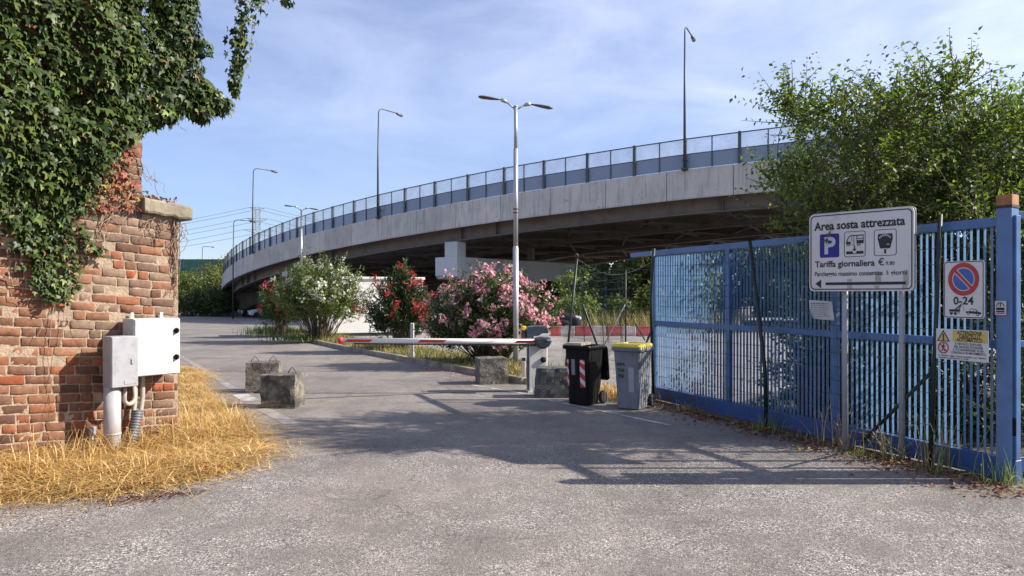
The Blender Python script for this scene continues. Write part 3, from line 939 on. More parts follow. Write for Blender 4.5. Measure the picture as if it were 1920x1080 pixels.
# cabinet geometry in its own frame (x along the wall, -y out of the wall)
cw, chh, cd = .50, .615, .26
czt = wuv(271, 590)[1] - .035; czb = czt - chh
SH = SHEAR * .8
b = MB(); b.box((0, -cd / 2 - .03, (czt + czb) / 2), (cw, cd, chh), ch=.008); b.build('body', M_CAB, cab)
b = MB(); b.box((0, -cd - .043, (czt + czb) / 2), (cw - .012, .022, chh - .012), ch=.006); b.build('door', M_CAB, cab)
for dz in (.17, -.12):
    b = MB(); b.smooth = True
    M = Matrix.Translation((cw / 2 - .05, -cd - .055, (czt + czb) / 2 + dz)) @ Matrix.Rotation(R(90), 4, 'X')
    b.lathe([(.030, 0), (.030, .012), (.022, .02), (.0, .021)], n=14, M=M); b.smooth = False
    b.box((cw / 2 - .05, -cd - .085, (czt + czb) / 2 + dz), (.016, .018, .05), ch=.004)
    b.build('latch', M_BLACKP, cab)
for dx in (-.15, .17):
    b = MB(); b.box((dx, -.035, czt + .025), (.035, .012, .07), ch=.003); b.build('bracket', M_WHITE, cab)
for dx, x2 in ((-.155, -.20), (-.075, -.14)):
    b = MB(); b.smooth = True
    pts_ = []; rs = []
    z0 = czb + .005; z1 = czb - .43
    K = 58
    for i in range(K + 1):
        t_ = i / K
        pts_.append((dx + (x2 - dx) * max(0, t_ - .55) / .45 * .4, -.12, z0 + (z1 - z0) * t_)); rs.append(.0265 if i % 2 else .023)
    b.tube(pts_, rs, 10); b.build('corrugated_conduit', M_COND, cab)
b = MB(); b.smooth = True
pts_ = []; rs = []
K = 70
for i in range(K + 1):
    t_ = i / K
    x = -.135 - .15 * t_ ** 1.2; z = czb - .38 - .50 * t_
    pts_.append((x, -.13 - .08 * t_, z)); rs.append(.062 if i % 4 < 2 else .053)
b.tube(pts_, rs, 14)
M_SLEEVE = pbr('sleeve_grey', (.11, .115, .125), .45, 0, var=.1, bs=0)
b.build('conduit_sleeve', M_SLEEVE, cab)

met, um = wall_root('meter_box', 202)
tag(met, 'smaller grey plastic meter box standing on a thick pipe before the brick wall', 'meter box')
mw, mh, md_ = .27, .525, .20
mzt = wuv(202, 622)[1] - .035; mzb = mzt - mh
MY = -.30
b = MB(); b.box((0, MY - md_ / 2 + .1, (mzt + mzb) / 2), (mw, md_, mh), ch=.008); b.build('body', M_CABG, met)
b = MB(); b.box((0, MY - md_ + .091, (mzt + mzb) / 2), (mw - .006, .016, mh - .006), ch=.006); b.build('door', M_CABG, met)
b = MB(); b.box((.07, MY - md_ + .078, (mzt + mzb) / 2 + .0), (.026, .014, .055), ch=.005); b.build('lock', M_GALV, met)
b = MB(); b.box((.05, MY - md_ + .081, mzb + .05), (.12, .006, .04), ch=.002); b.build('plate', M_CABG, met)
b = MB(); b.smooth = True
b.tube([(-.075, MY + .01, mzb + .005), (-.075, MY + .01, -.05)], .082, 20); b.tube([(-.075, MY + .01, .27), (-.075, MY + .01, .25)], .086, 20)
b.build('support_pipe', M_PIPE, met)
b = MB(); b.smooth = True
pts_ = [(.055, MY + .02, mzb + .0)]
for i in range(13):
    a = math.pi * i / 12
    pts_.append((.055 + .075 - .075 * math.cos(a), MY + .03 + .1 * i / 12, mzb - .12 - .085 * math.sin(a)))
pts_.append((.205, MY + .14, mzb - .02))
b.tube(pts_, .022, 10); b.build('hose', M_COND, met)
# little junction box low on the wall
jb, uj = wall_root('junction_box', 171)
tag(jb, 'tiny grey junction box low on the brick wall beside the thick pipe', 'junction box')
zj = wuv(171, 807)[1]
b = MB(); b.box((0, -.03, zj), (.06, .05, .085), ch=.006); b.smooth = True; b.tube([(0, -.03, zj - .05), (.0, -.03, zj - .25)], .01, 8); b.build('housing', M_CABG, jb)

# ------------------------------------------------------------------ dry grass
def blades(name, roots, hts, mat, pal, parent=None, lean=.9, wid=.006, segs=4, up=1.0, dirbias=None, kind='stuff'):
    n = len(roots)
    a = rng.uniform(0, 2 * math.pi, n); d = np.stack([np.cos(a), np.sin(a)], 1)
    if dirbias is not None: d = nrm(d + dirbias)
    ln = np.abs(lean * rng.normal(size=n)) + .15
    t_ = np.linspace(0, 1, segs + 1)
    side = np.stack([-d[:, 1], d[:, 0]], 1)
    Vv = np.zeros((n, segs + 1, 2, 3))
    for i, s_ in enumerate(t_):
        horiz = hts * ln * s_ ** 1.6 * .75
        z = hts * up * (s_ - .42 * np.clip(ln, 0, 1.7) * s_ ** 2.4)
        c_ = np.stack([roots[:, 0] + d[:, 0] * horiz, roots[:, 1] + d[:, 1] * horiz, roots[:, 2] + np.maximum(z, .004 + .02 * s_)], 1)
        w_ = wid * (1 - .85 * s_) * (0.6 + .8 * rng.uniform(size=n))
        off = np.concatenate([side * w_[:, None], np.zeros((n, 1))], 1)
        Vv[:, i, 0] = c_ - off; Vv[:, i, 1] = c_ + off
    base = (np.arange(n) * (segs + 1) * 2)[:, None]
    q = np.array([[2 * i, 2 * i + 1, 2 * i + 3, 2 * i + 2] for i in range(segs)])
    Fc = (base[:, None, :] + q[None]).reshape(-1, 4)
    pal = np.array(pal); c = pal[rng.integers(0, len(pal), n)] * (1 + .22 * rng.normal(size=(n, 1))).clip(.5, 1.6)
    o = np_mesh(name, Vv.reshape(-1, 3), Fc, mat, parent, col=np.repeat(c, (segs + 1) * 2, 0))
    if kind: o['kind'] = kind
    return o

def sample_poly(poly, n):
    pp = np.array(poly); lo_, hi_ = pp.min(0), pp.max(0); out = np.zeros((0, 2))
    while len(out) < n:
        c_ = rng.uniform(lo_, hi_, size=(n * 3, 2)); out = np.concatenate([out, c_[inpoly(c_, poly)]])
    return out[:n]

straw = [(.70, .54, .27), (.66, .50, .22), (.58, .37, .12), (.52, .31, .09), (.66, .46, .18), (.44, .26, .08), (.58, .42, .19), (.32, .18, .06), (.62, .40, .13)]
gpoly = [(p.x, p.y) for p in verge[1:]] + [(wl(U_END, 0).x, wl(U_END, 0).y), (wl(0, 0).x, wl(0, 0).y), (wl(-.9, 0).x, wl(-.9, 0).y), (-5.6, 6.2)]
rt = sample_poly(gpoly, 20000)
# shorter towards the asphalt edge, long tufts by the wall
dw = np.abs((rt[:, 0] - WO.x) * WU.y - (rt[:, 1] - WO.y) * WU.x)
edge = np.array([[p.x, p.y] for p in verge[1:]])
de = np.full(len(rt), 9.0)
for i in range(len(edge) - 1):
    e0, e1 = edge[i], edge[i + 1]; ev = e1 - e0
    tt_ = np.clip(((rt - e0) @ ev) / (ev @ ev), 0, 1)
    de = np.minimum(de, np.linalg.norm(rt - (e0 + tt_[:, None] * ev), axis=1))
dn = 1 + .45 * vnoise(rt, 2.6, 4) + .3 * vnoise(rt, 6.5, 9)
ht = np.interp(de, [0, .12, .4, .9], [.07, .14, .26, .30]) * rng.uniform(.5, 1.3, len(rt)) * dn
ht = np.where(rt[:, 1] > 9.6, np.minimum(ht, .2), ht)
kp = rng.uniform(size=len(rt)) < np.clip(.55 + .75 * vnoise(rt, 3.3, 7) + .5 * vnoise(rt, 8, 3), .12, 1)
rt, ht = rt[kp], ht[kp]
blades('dry_grass', np.concatenate([rt, np.full((len(rt), 1), .02)], 1), ht, M_STRAW, straw, lean=1.6, wid=.0045, up=.78)
# matted straw lying in all directions, and long arching culms by the wall
rt = sample_poly(gpoly, 9000)
mz_ = .03 + .10 * rng.uniform(0, 1, len(rt)) * np.clip(1 + vnoise(rt, 2.6, 4), .2, 2)
blades('matted_straw', np.concatenate([rt, mz_[:, None]], 1), rng.uniform(.12, .34, len(rt)), M_STRAW, straw, lean=2.2, wid=.0045, up=.28)
rt = sample_poly(gpoly, 4200)
dw = np.abs((rt[:, 0] - WO.x) * WU.y - (rt[:, 1] - WO.y) * WU.x)
rt = rt[(dw < .75) & (rng.uniform(size=len(rt)) < .75)]
blades('arching_straw', np.concatenate([rt, np.full((len(rt), 1), .05)], 1), rng.uniform(.3, .62, len(rt)), M_STRAW, straw, lean=1.5, wid=.005, segs=6, up=.8, dirbias=np.array([.25, -.35]))
kq = sample_poly(gpoly, 60)
blades('verge_weeds', np.concatenate([kq, np.full((60, 1), .02)], 1), rng.uniform(.08, .22, 60), M_STRAW, [(.16, .20, .05), (.2, .22, .07)], lean=.8, wid=.008)
# loose straw strands scattered on the verge edge
rt = sample_poly([(p.x + .05 + .16 * random.random(), p.y - .04 - .13 * random.random()) for p in verge[1:10]] + [(-5.2, 7.0)], 2600)
blades('loose_straw', np.concatenate([rt, np.full((len(rt), 1), .02)], 1), rng.uniform(.05, .16, len(rt)), M_STRAW, straw, lean=1.6, wid=.005, up=.5)
sc = []
for i in range(len(verge) - 1):
    a_, b_ = verge[i], verge[i + 1]
    nn_ = (b_ - a_); out_ = Vector((nn_.y, -nn_.x, 0)).normalized()
    for _ in range(int(nn_.length * 130)):
        q = a_.lerp(b_, random.random()) + out_ * abs(random.gauss(0, .16)) * (1 if out_.y < .3 or out_.x > 0 else -1)
        sc.append((q.x, q.y, .018))
sc = np.array(sc)
blades('scattered_straw', sc, rng.uniform(.05, .18, len(sc)), M_STRAW, straw, lean=2.2, wid=.004, up=.2)
# brick dust at the grass edge
n = 900
t_ = rng.beta(1.6, 2.2, n)
px_ = 185 + 220 * t_; py_ = 945 - 22 * t_ + rng.normal(size=n) * (6.5 - 3.5 * t_)
q = np.array([[gp(a, b_).x, gp(a, b_).y] for a, b_ in zip(px_, py_)])
leafP = np.concatenate([q, rng.uniform(.016, .024, (n, 1))], 1)
o = leaf_mesh('brick_crumbs', leafP, np.concatenate([rng.normal(size=(n, 2)), np.zeros((n, 1))], 1), np.tile([0, 0, 1.], (n, 1)) + .3 * rng.normal(size=(n, 3)), rng.uniform(.006, .022, n), 1.0, M_DEAD, None, [(.10, .030, .022), (.075, .026, .02), (.13, .045, .03)], jit=.3)
tag(o, kind='stuff')

# ------------------------------------------------------------------ concrete blocks
def block(name, px, py, w_, h, d, rz, label, mat, taper=0.0, loops=True, label_group='concrete blocks at the entrance', rough=.012):
    p = gp(px, py)
    n_ = Vector((-math.sin(rz), math.cos(rz), 0))
    root = empty(name, p + n_ * d / 2 + Vector((0, 0, .012)), rz)
    tag(root, label, 'concrete block', label_group)
    G = 7
    Vv = []; Fc = []; idx = {}
    def vid(i, j, k):
        key = (i, j, k)
        if key not in idx:
            x = (i / G - .5); y = (j / G - .5); z = k / G
            tp = 1 - taper * z
            ex = [i in (0, G), j in (0, G), k in (0, G)]
            e = sum(ex)
            pull = .0 if e < 2 else (.005 + abs(random.gauss(0, .008)) if e == 2 else .014)
            q = Vector((x * w_ * tp, y * d * tp, z * h))
            cvec = Vector((0, 0, h / 2)) - q
            q += cvec.normalized() * pull + Vector((random.gauss(0, 1), random.gauss(0, 1), random.gauss(0, 1))) * rough * .35
            if k == 0: q.z = -.02
            idx[key] = len(Vv); Vv.append(q)
        return idx[key]
    for a in range(G):
        for b_ in range(G):
            for s_ in (0, G):
                Fc.append([vid(s_, a, b_), vid(s_, a + 1, b_), vid(s_, a + 1, b_ + 1), vid(s_, a, b_ + 1)])
                Fc.append([vid(a, s_, b_), vid(a + 1, s_, b_), vid(a + 1, s_, b_ + 1), vid(a, s_, b_ + 1)])
                Fc.append([vid(a, b_, s_), vid(a + 1, b_, s_), vid(a + 1, b_ + 1, s_), vid(a, b_ + 1, s_)])
    mb = MB(); mb.add(Vv, Fc); mb.build('body', mat, root)
    if loops:
        for sx_, sy_ in ((-.27, 0), (.27, 0)):
            l = MB(); l.smooth = True
            x = sx_ * w_
            l.tube([(x - .075, sy_, h - .02), (x - .05, sy_, h + .03), (x, sy_, h + .095), (x + .05, sy_, h + .03), (x + .075, sy_, h - .02)], .0075, 6)
            l.build('lifting_loop', M_RUST, root)
    return root
block('concrete_block', 520, 768, .53, .50, .48, R(-2), 'grey concrete block with wire lifting loops, nearer of the two by the dry grass', M_BLOCK)
block('concrete_block', 492, 738, .56, .52, .50, R(12), 'grey concrete block with wire loops, partly hidden behind the nearer block by the dry grass', M_BLOCK)
block('concrete_block', 927, 722, .56, .49, .50, R(14), 'pale concrete block without loops under the pink oleander beside the barrier', M_BLOCK, loops=False)
block('concrete_block', 1037, 748, .58, .49, .45, R(2), 'dark tapered concrete block between the barrier housing and the black bin', M_BLOCKD, taper=.14, loops=False)

# ------------------------------------------------------------------ boom barrier
def barrier():
    p = gp(1004, 737)
    root = empty('boom_barrier', p + Vector((0, .14, .012)), R(10))
    tag(root, 'white road barrier with its red and white boom lowered across the drive', 'barrier')
    b = MB(); b.box((.03, 0, .47), (.32, .26, .94), ch=.012); b.box((.03, 0, .012), (.36, .30, .024)); b.build('housing', M_WHITE, root)
    b = MB(); b.box((-.135, -.03, .47), (.012, .16, .86), ch=.003); b.box((-.142, -.05, .50), (.016, .04, .06), ch=.003); b.build('side_panel', M_DARKP, root)
    # dark cover with rounded upper corners
    b = MB()
    prof = [(-.17, .94), (-.175, 1.06), (-.165, 1.10), (-.13, 1.13), (.0, 1.145), (.15, 1.14), (.19, 1.11), (.205, 1.06), (.20, .94)]
    b.prism(prof, -.15, .16, 'y'); b.build('cover', M_SLATE, root, bevel=.012)
    b = MB(); prof = [(-.06, .915), (-.06, .965), (.03, .975), (.08, 1.01), (.212, 1.015), (.212, .915)]
    b.prism(prof, -.156, .166, 'y'); b.build('cover_band', M_WHITE, root, bevel=.006)
    b = MB(); b.box((-.21, -.02, .99), (.07, .09, .17), ch=.01); b.build('lamp_base', M_DARKP, root)
    b = MB(); b.box((-.21, -.02, 1.10), (.075, .095, .085), ch=.015); b.build('warning_lamp', M_YELLOW, root)
    b = MB(); b.smooth = True
    M = Matrix.Translation((.115, -.13, .56)) @ Matrix.Rotation(R(90), 4, 'X')
    b.lathe([(.05, 0), (.05, .02), (.04, .03), (0, .03)], n=20, M=M); b.build('key_switch', M_BLACKP, root)
    # boom hub: dark moulded bracket, flat above and rounded below
    hz = EYE + (HOR - 642) / F * 12.75
    b = MB(); prof = [(-.06, .055), (.05, .085), (.19, .075), (.225, .045), (.225, .0), (.19, -.07), (.12, -.115), (.05, -.125), (-.01, -.09), (-.06, -.04)]
    b.prism([(x, z + hz) for x, z in prof], -.33, -.135, 'y'); b.build('boom_hub', M_DARKP, root, bevel=.03)
    b = MB(); b.box((.175, -.33, hz + .025), (.085, .015, .03), ch=.004); b.build('hub_badge', M_GALV, root)
    # boom, counter-rotated to lie straight across the drive
    bo = empty('boom', (-.02, -.235, hz)); bo.parent = root; bo.rotation_euler = (0, R(.35), R(-10))
    L_ = 3.33
    M_BOOM = pbr('boom_white', (.72, .68, .63), .4, 0, var=.05, scale=4, bs=.02, dirt=(.5, .45, .4), dscale=4, damt=.25)
    b = MB(); b.smooth = True
    b.tube([(.0, 0, 0), (-L_, 0, 0)], .044, 16, M=Matrix.Scale(.75, 4, (0, 1, 0))); b.build('tube', M_BOOM, bo)
    b = MB(); b.smooth = True
    b.tube([(-L_ + .01, 0, 0), (-L_ - .05, 0, 0), (-L_ - .075, 0, 0)], [.058, .058, .035], 16); b.build('end_cap', M_RED, bo)
    for x0, x1 in ((-.01, -.33), (-1.60, -1.98), (-2.86, -3.23)):
        b = MB()
        nn = 8
        zz = .012
        b.add([(x0, -.0395, -.024), (x1 - .06, -.0395, -.024), (x1, -.0395, .022), (x0 + .06, -.0395, .022), (x0, -.032, -.024), (x1 - .06, -.032, -.024), (x1, -.032, .022), (x0 + .06, -.032, .022)],
              [(0, 1, 2, 3), (4, 7, 6, 5), (0, 4, 5, 1), (1, 5, 6, 2), (2, 6, 7, 3), (3, 7, 4, 0)])
        b.build('red_stripe', M_RED, bo)
    b = MB(); b.smooth = True
    M = Matrix.Translation((0, 0, 0))
    b.tube([(.03, 0, -.062), (-L_ + .2, 0, -.055)], .012, 8); b.build('rubber_edge', M_DARKP, bo)
    return root
barrier()
def small_post(name, p, h, wd, label, cat, mat, capm=None):
    root = empty(name, p)
    tag(root, label, cat)
    b = MB(); b.box((0, 0, h / 2), (wd, wd, h), ch=.008); b.build('post', mat, root)
    if capm: b = MB(); b.box((0, -.002, h - .04), (wd * 1.03, wd * 1.1, .07), ch=.008); b.build('sensor', capm, root)
    b = MB(); b.box((0, 0, .01), (wd * 1.7, wd * 1.7, .02)); b.build('base_plate', M_GALV, root)
    return root
small_post('sensor_post', gp(982, 720) + Vector((0, 0, .012)), .50, .065, 'short white sensor post beside the barrier housing', 'post', M_WHITE, M_DARKP)
small_post('marker_post', gp(773, 679) + Vector((0, 0, .10)), .88, .085, 'slim white post on the kerb behind the barrier boom', 'post', M_WHITE)

# ------------------------------------------------------------------ wheelie bins
def bin_(p, rz, body_mat, lid_mat, label, open_lid):
    root = empty('wheelie_bin', p, rz); root.scale = (.93, .93, 1)
    tag(root, label, 'bin', 'wheelie bins by the gate')
    b = MB()
    W0, D0, W1, D1, H0 = .38, .40, .47, .50, .86
    # tapered shell, front (-y) upright-ish, a foot recess at the back for the axle
    def ring_(w_, dy0, dy1, z, r_=.05):
        pts = []
        for cx, cy, a0 in ((1, 1, 0), (-1, 1, 90), (-1, -1, 180), (1, -1, 270)):
            for i in range(4):
                a = R(a0 + 30 * i)
                yy = dy1 - r_ if cy > 0 else dy0 + r_
                pts.append((cx * (w_ / 2 - r_) + r_ * math.cos(a), yy + r_ * math.sin(a), z))
        return pts
    rings = [ring_(W0, -.19, .17, .015), ring_(W0 + .01, -.195, .19, .16), ring_(W0 + .012, -.196, .235, .24), ring_(W1 - .01, -.235, .26, H0 - .02), ring_(W1 - .01, -.235, .26, H0)]
    vs = [q for rg in rings for q in rg]; k = 16; fs = []
    for i in range(len(rings) - 1):
        for j in range(k):
            fs.append((i * k + j, i * k + (j + 1) % k, (i + 1) * k + (j + 1) % k, (i + 1) * k + j))
    fs.append(tuple(range(k))[::-1])
    if not open_lid: fs.append(tuple((len(rings) - 1) * k + j for j in range(k)))
    b.add(vs, fs); b.build('body', body_mat, root)
    b = MB()
    r0 = ring_(W1 + .05, -.27, .285, H0); r1 = ring_(W1 + .06, -.275, .29, H0 + .03); r1b = ring_(W1 + .04, -.265, .28, H0 + .05); r2 = ring_(W1 - .03, -.225, .25, H0 + .05); r3 = ring_(W1 - .03, -.225, .25, H0 - .02)
    rr = [r0, r1, r1b, r2, r3]; vs = [q for rg in rr for q in rg]; fs = []
    for i in range(len(rr)):
        for j in range(k):
            i2 = (i + 1) % len(rr); fs.append((i * k + j, i * k + (j + 1) % k, i2 * k + (j + 1) % k, i2 * k + j))
    b.add(vs, fs); b.build('rim', body_mat, root)
    b = MB(); b.smooth = True; b.tube([(-.20, .325, H0 + .01), (.20, .325, H0 + .01)], .016, 8); b.smooth = False
    for x in (-.2, 0, .2): b.bar((x, .28, H0 + .02), (x, .33, H0 + .005), .03, .03)
    b.build('handle', body_mat, root)
    # lid: shallow rounded shell
    lid = MB()
    lr = [ring_(W1 + .05, -.275, .27, 0), ring_(W1 + .05, -.275, .27, .02), ring_(W1 + .0, -.24, .25, .05), ring_(W1 - .16, -.15, .18, .055), ring_(W1 - .18, -.14, .17, .04)]
    vs = [q for rg in lr for q in rg]; fs = []
    for i in range(len(lr) - 1):
        for j in range(k):
            fs.append((i * k + j, i * k + (j + 1) % k, (i + 1) * k + (j + 1) % k, (i + 1) * k + j))
    fs.append(tuple(range(k))[::-1]); fs.append(tuple((len(lr) - 1) * k + j for j in range(k)))
    if open_lid:
        M = Matrix.Translation((0, .325, H0 + .04)) @ Matrix.Rotation(R(-198), 4, 'X') @ Matrix.Translation((0, -.275, -.0))
        M = Matrix.Translation((0, .33, H0 + .05)) @ Matrix.Rotation(R(-262), 4, 'X') @ Matrix.Translation((0, -.29, .0))
    else:
        M = Matrix.Translation((0, 0, H0 + .052))
    lid.add(vs, fs, M); lid.build('lid', lid_mat, root)
    for sx_ in (-1, 1):
        b = MB(); b.smooth = True
        M = Matrix.Translation((sx_ * .215, .255, .10)) @ Matrix.Rotation(R(90), 4, 'Y')
        b.lathe([(.06, -.03), (.095, -.03), (.10, -.015), (.10, .015), (.095, .03), (.06, .03)], n=20, M=M); b.build('wheel', M_TYRE, root)
    b = MB(); b.smooth = True; b.tube([(-.2, .255, .10), (.2, .255, .10)], .011, 8); b.build('axle', M_RUST, root)
    return root
BR = R(-38)
pb = gp(1098, 764) + Vector((0, .28, .012))
bb = bin_(pb, BR, M_BLACKP, M_BLACKP, 'black wheelie bin with red and white reflector and its lid hanging open', True)
# tall reflective strips at the front corners, dark lettering label
def bin_mark(root, u0, u1, z0, z1, mat, name, fy, slant=None):
    """patch on the front face (-y), which leans out towards the top"""
    f = MB()
    def y_(z): return -.196 - (.039) * (z - .24) / (.60) - fy
    f.add([(u0, y_(z0), z0), (u1, y_(z0), z0), (u1, y_(z1), z1), (u0, y_(z1), z1)], [(0, 1, 2, 3)])
    return f.build(name, mat, root)
def refl(root, u0, u1, z0, z1, name):
    f = MB(); 
    def y_(z): return -.196 - .039 * (z - .24) / .60 - .006
    f.mi = 0; f.add([(u0, y_(z0), z0), (u1, y_(z0), z0), (u1, y_(z1), z1), (u0, y_(z1), z1)], [(0, 1, 2, 3)])
    f.mi = 1
    h = (z1 - z0) / 5
    for i in range(0, 5, 2):
        za = z0 + h * i + .01; zb_ = za + h * .9
        sl_ = .07
        P_ = [(u0, za + sl_), (u1, za), (u1, min(zb_, z1)), (u0, min(zb_ + sl_, z1))]
        if i == 4: P_ = [(u0, z1 - .035), (u1, za), (u1, z1 - .03), (u0 + .03, z1)]
        f.add([(a, y_(z) - .002, z) for a, z in P_], [(0, 1, 2, 3)])
    return f.build(name, [M_RED, M_WHITE], root)
refl(bb, .065, .16, .28, .70, 'reflector')
refl(bb, -.185, -.15, .28, .70, 'reflector')
def bin_text(root, lines, u, z, size, mat):
    for i, tx in enumerate(lines):
        f = Face()
        vs, fs = text_mesh(tx, size, .002)
        zz = z - i * size * 1.25
        f.add([(u + p.x, -.196 - .039 * (zz + p.y - .24) / .60 - .005, zz + p.y) for p in vs], fs)
        f.build('lettering', mat, root, recalc=False)
bin_mark(bb, -.10, -.03, .46, .70, M_INK, 'label', .004)
pg = gp(1192, 772) + Vector((0, .28, .012))
gb = bin_(pg, R(-34), M_GREYBIN, M_YEL, 'grey wheelie bin with yellow lid and faded writing in front of the blue gate', False)
bin_text(gb, ['IAFA', 'TAE', 'YEE'], -.10, .66, .07, M_SIGNB)
M_STICK = pbr('bin_sticker', (.33, .35, .37), .5, 0, var=.15, scale=9, bs=0)
bin_mark(gb, .03, .12, .26, .62, M_STICK, 'sticker', .004)
# pale cardboard lying on top of the black bin's mouth
cb = empty('cardboard', pb + Vector((-.10, .05, .905)), R(-30))
tag(cb, 'flat beige cardboard piece lying across the open black bin', 'cardboard')
M_CARDB = pbr('cardboard', (.36, .30, .20), .85, 0, var=.15, scale=7, bs=.1)
b = MB(); b.box((0, 0, .012), (.30, .36, .02), ch=.003); b.box((.01, .02, .031), (.27, .33, .016), ch=.003); b.build('sheet', M_CARDB, cb)

# ------------------------------------------------------------------ blue sliding gate
G0 = Vector((2.27, 12.0, 0)); G1 = Vector((4.42, 6.84, 0))
GD = (G1 - G0).normalized(); GS = (G1 - G0).length / 3; GL = GS * 3 + .22
GROT = math.atan2(GD.y, GD.x)
gate = empty('sliding_gate', G0, GROT)
tag(gate, 'long blue sliding gate of upright flat bars with a middle rail', 'gate')
ZT, ZM, ZB = 2.36, 1.246, .045
for zc, h, dp, mt in ((ZT, .085, .06, M_BLUE), (ZM, .075, .055, M_BLUE)):
    for i in range(3):
        a = GS * i + .045; b_ = (GS * (i + 1) if i < 2 else GL) - .045
        b = MB(); b.box(((a + b_) / 2, 0, zc), (b_ - a, dp, h), ch=.004); b.build('rail', mt, gate)
b = MB(); b.box((GL / 2, 0, ZB + .085), (GL, .085, .19), ch=.006); b.build('bottom_rail', M_BLUED, gate)
for i in range(4):
    b = MB(); b.box(((.045, GS, 2 * GS, GL - .045)[i], 0, (ZB + .18 + ZT + .045) / 2), (.088, .064, ZT + .045 - ZB - .18), ch=.004); b.build('stile', M_BLUE, gate)
pitch = .0675
for i in range(3):
    a = GS * i + .045; b_ = (GS * (i + 1) if i < 2 else GL) - .045
    n = int((b_ - a) / pitch)
    for z0, z1, nm in ((ZB + .18, ZM - .038, 'lower'), (ZM + .038, ZT - .043, 'upper')):
        b = MB()
        for k in range(1, n + 1):
            x = a + (b_ - a) * k / (n + 1)
            b.box((x, 0, (z0 + z1) / 2), (.005, .030, z1 - z0))
        b.build('bar_panel', M_BLUEL, gate)
b = MB(); b.box((-.35, 0, ZT), (.62, .055, .07), ch=.004); b.build('guide_rail', M_BLUE, gate)
for x in (.9, GL - .9):
    b = MB(); b.smooth = True
    M = Matrix.Translation((x, 0, .055)) @ Matrix.Rotation(R(90), 4, 'X')
    b.lathe([(.055, -.015), (.055, .015)], n=16, M=M); b.build('roller', M_RUST, gate)

# fixed post at the near end
gpst = empty('gate_post', Vector((4.43, 6.78, 0)), R(-53))
tag(gpst, 'tall square blue gate post with peeling paint and a rusty cap', 'gate post')
b = MB(); b.box((.06, 0, 1.245), (.125, .17, 2.49), ch=.006); b.build('post', M_BLUEP, gpst)
M_WOODC = pbr('rust_cap', (.30, .14, .055), .8, 0, var=.35, scale=12, bs=.3)
b = MB(); b.box((.06, 0, 2.545), (.13, .165, .10), ch=.006); b.build('cap', M_WOODC, gpst)
b = MB(); b.box((.06, 0, 2.484), (.14, .185, .02), ch=.003); b.build('cap_plate', M_SIGNB, gpst)
b = MB(); b.box((.135, -.03, .52), (.03, .07, .16), ch=.008); b.build('photocell', M_BLACKP, gpst)

# second blue leaf running off to the right
fx = empty('fence_panel', gpst.location + Vector((.17, .08, 0)), R(8))
tag(fx, 'blue barred fence panel continuing right of the tall gate post', 'fence')
b = MB(); b.box((1.0, 0, 2.43), (2.0, .05, .07), ch=.004); b.build('rail', M_BLUE, fx)
b = MB(); b.box((1.0, 0, ZM), (2.0, .05, .06), ch=.004); b.build('rail', M_BLUE, fx)
b = MB(); b.box((1.0, 0, .14), (2.0, .06, .14), ch=.004); b.build('rail', M_BLUED, fx)
b = MB()
for i in range(20):
    for z0, z1 in ((.211, ZM - .031), (ZM + .031, 2.394)): b.box((.05 + i * .1, 0, (z0 + z1) / 2), (.008, .04, z1 - z0))
b.build('bar_panel', M_BLUEL, fx)

# ------------------------------------------------------------------ green wire fence before the gate
wf = empty('wire_fence', (0, 0, 0))
tag(wf, 'sagging green wire mesh fence on leaning dark posts in front of the blue gate', 'wire fence')
GN = Vector((GD.y, -GD.x, 0))           # towards the camera side is -GN? pick the sign below
if GN.dot(Vector((-1, -.4, 0))) < 0: GN = -GN
def gline(Z): 
    t_ = (Z - G0.y) / GD.y
    return G0 + GD * t_
FO = .17
def fpost(b0, t0, r_=.024, mid=None):
    b = MB(); b.smooth = True
    pts_ = [Vector(b0)] + ([Vector(mid)] if mid else []) + [Vector(t0)]
    b.tube(pts_, r_, 10)
    return b
A2 = gp(1058, 714); A2t = at(1082, 485, A2.y)
pA = gline(11.75) + GN * FO; 
Cb = gline(7.32) + GN * FO
Bb = gp(1437, 806)
b = fpost(A2, A2t); b.tube([A2t, A2t + Vector((.01, 0, .06)), A2t + Vector((-.02, -.02, .1))], .022, 8); b.build('post', M_POSTG, wf)
fpost(pA, at(1226, 466, pA.y - .02), mid=at(1220, 560, pA.y)).build('post', M_POSTG, wf)
fpost(Bb, at(1406, 452, Bb.y + .05), .024, mid=at(1434, 690, Bb.y)).build('post', M_POSTG, wf)
fpost(Cb, at(1763, 402, Cb.y), .021).build('post', M_POSTG, wf)
rp = Vector((3.5, 23, gz(23))); fpost(rp, rp + Vector((0, 0, 2.45))).build('post', M_POSTG, wf)
fpost(at(1092, 570, A2.y), gp(1140, 704), .022).build('brace', M_POSTG, wf)
fpost(at(1757, 687, Cb.y), gline(8.05) + GN * (FO + .02) + Vector((0, 0, .12)), .018).build('brace', M_POSTG, wf)
fpost(rp + Vector((0, 0, 1.4)), rp + Vector((.55, -.25, .3)), .02).build('brace', M_POSTG, wf)
fpost(rp + Vector((0, 0, 1.4)), rp + Vector((-.75, -.1, .0)), .02).build('brace', M_GALV, wf)
fpost(at(1219, 625, pA.y - .03), at(1205, 660, pA.y - .1), .018).build('brace', M_POSTG, wf)
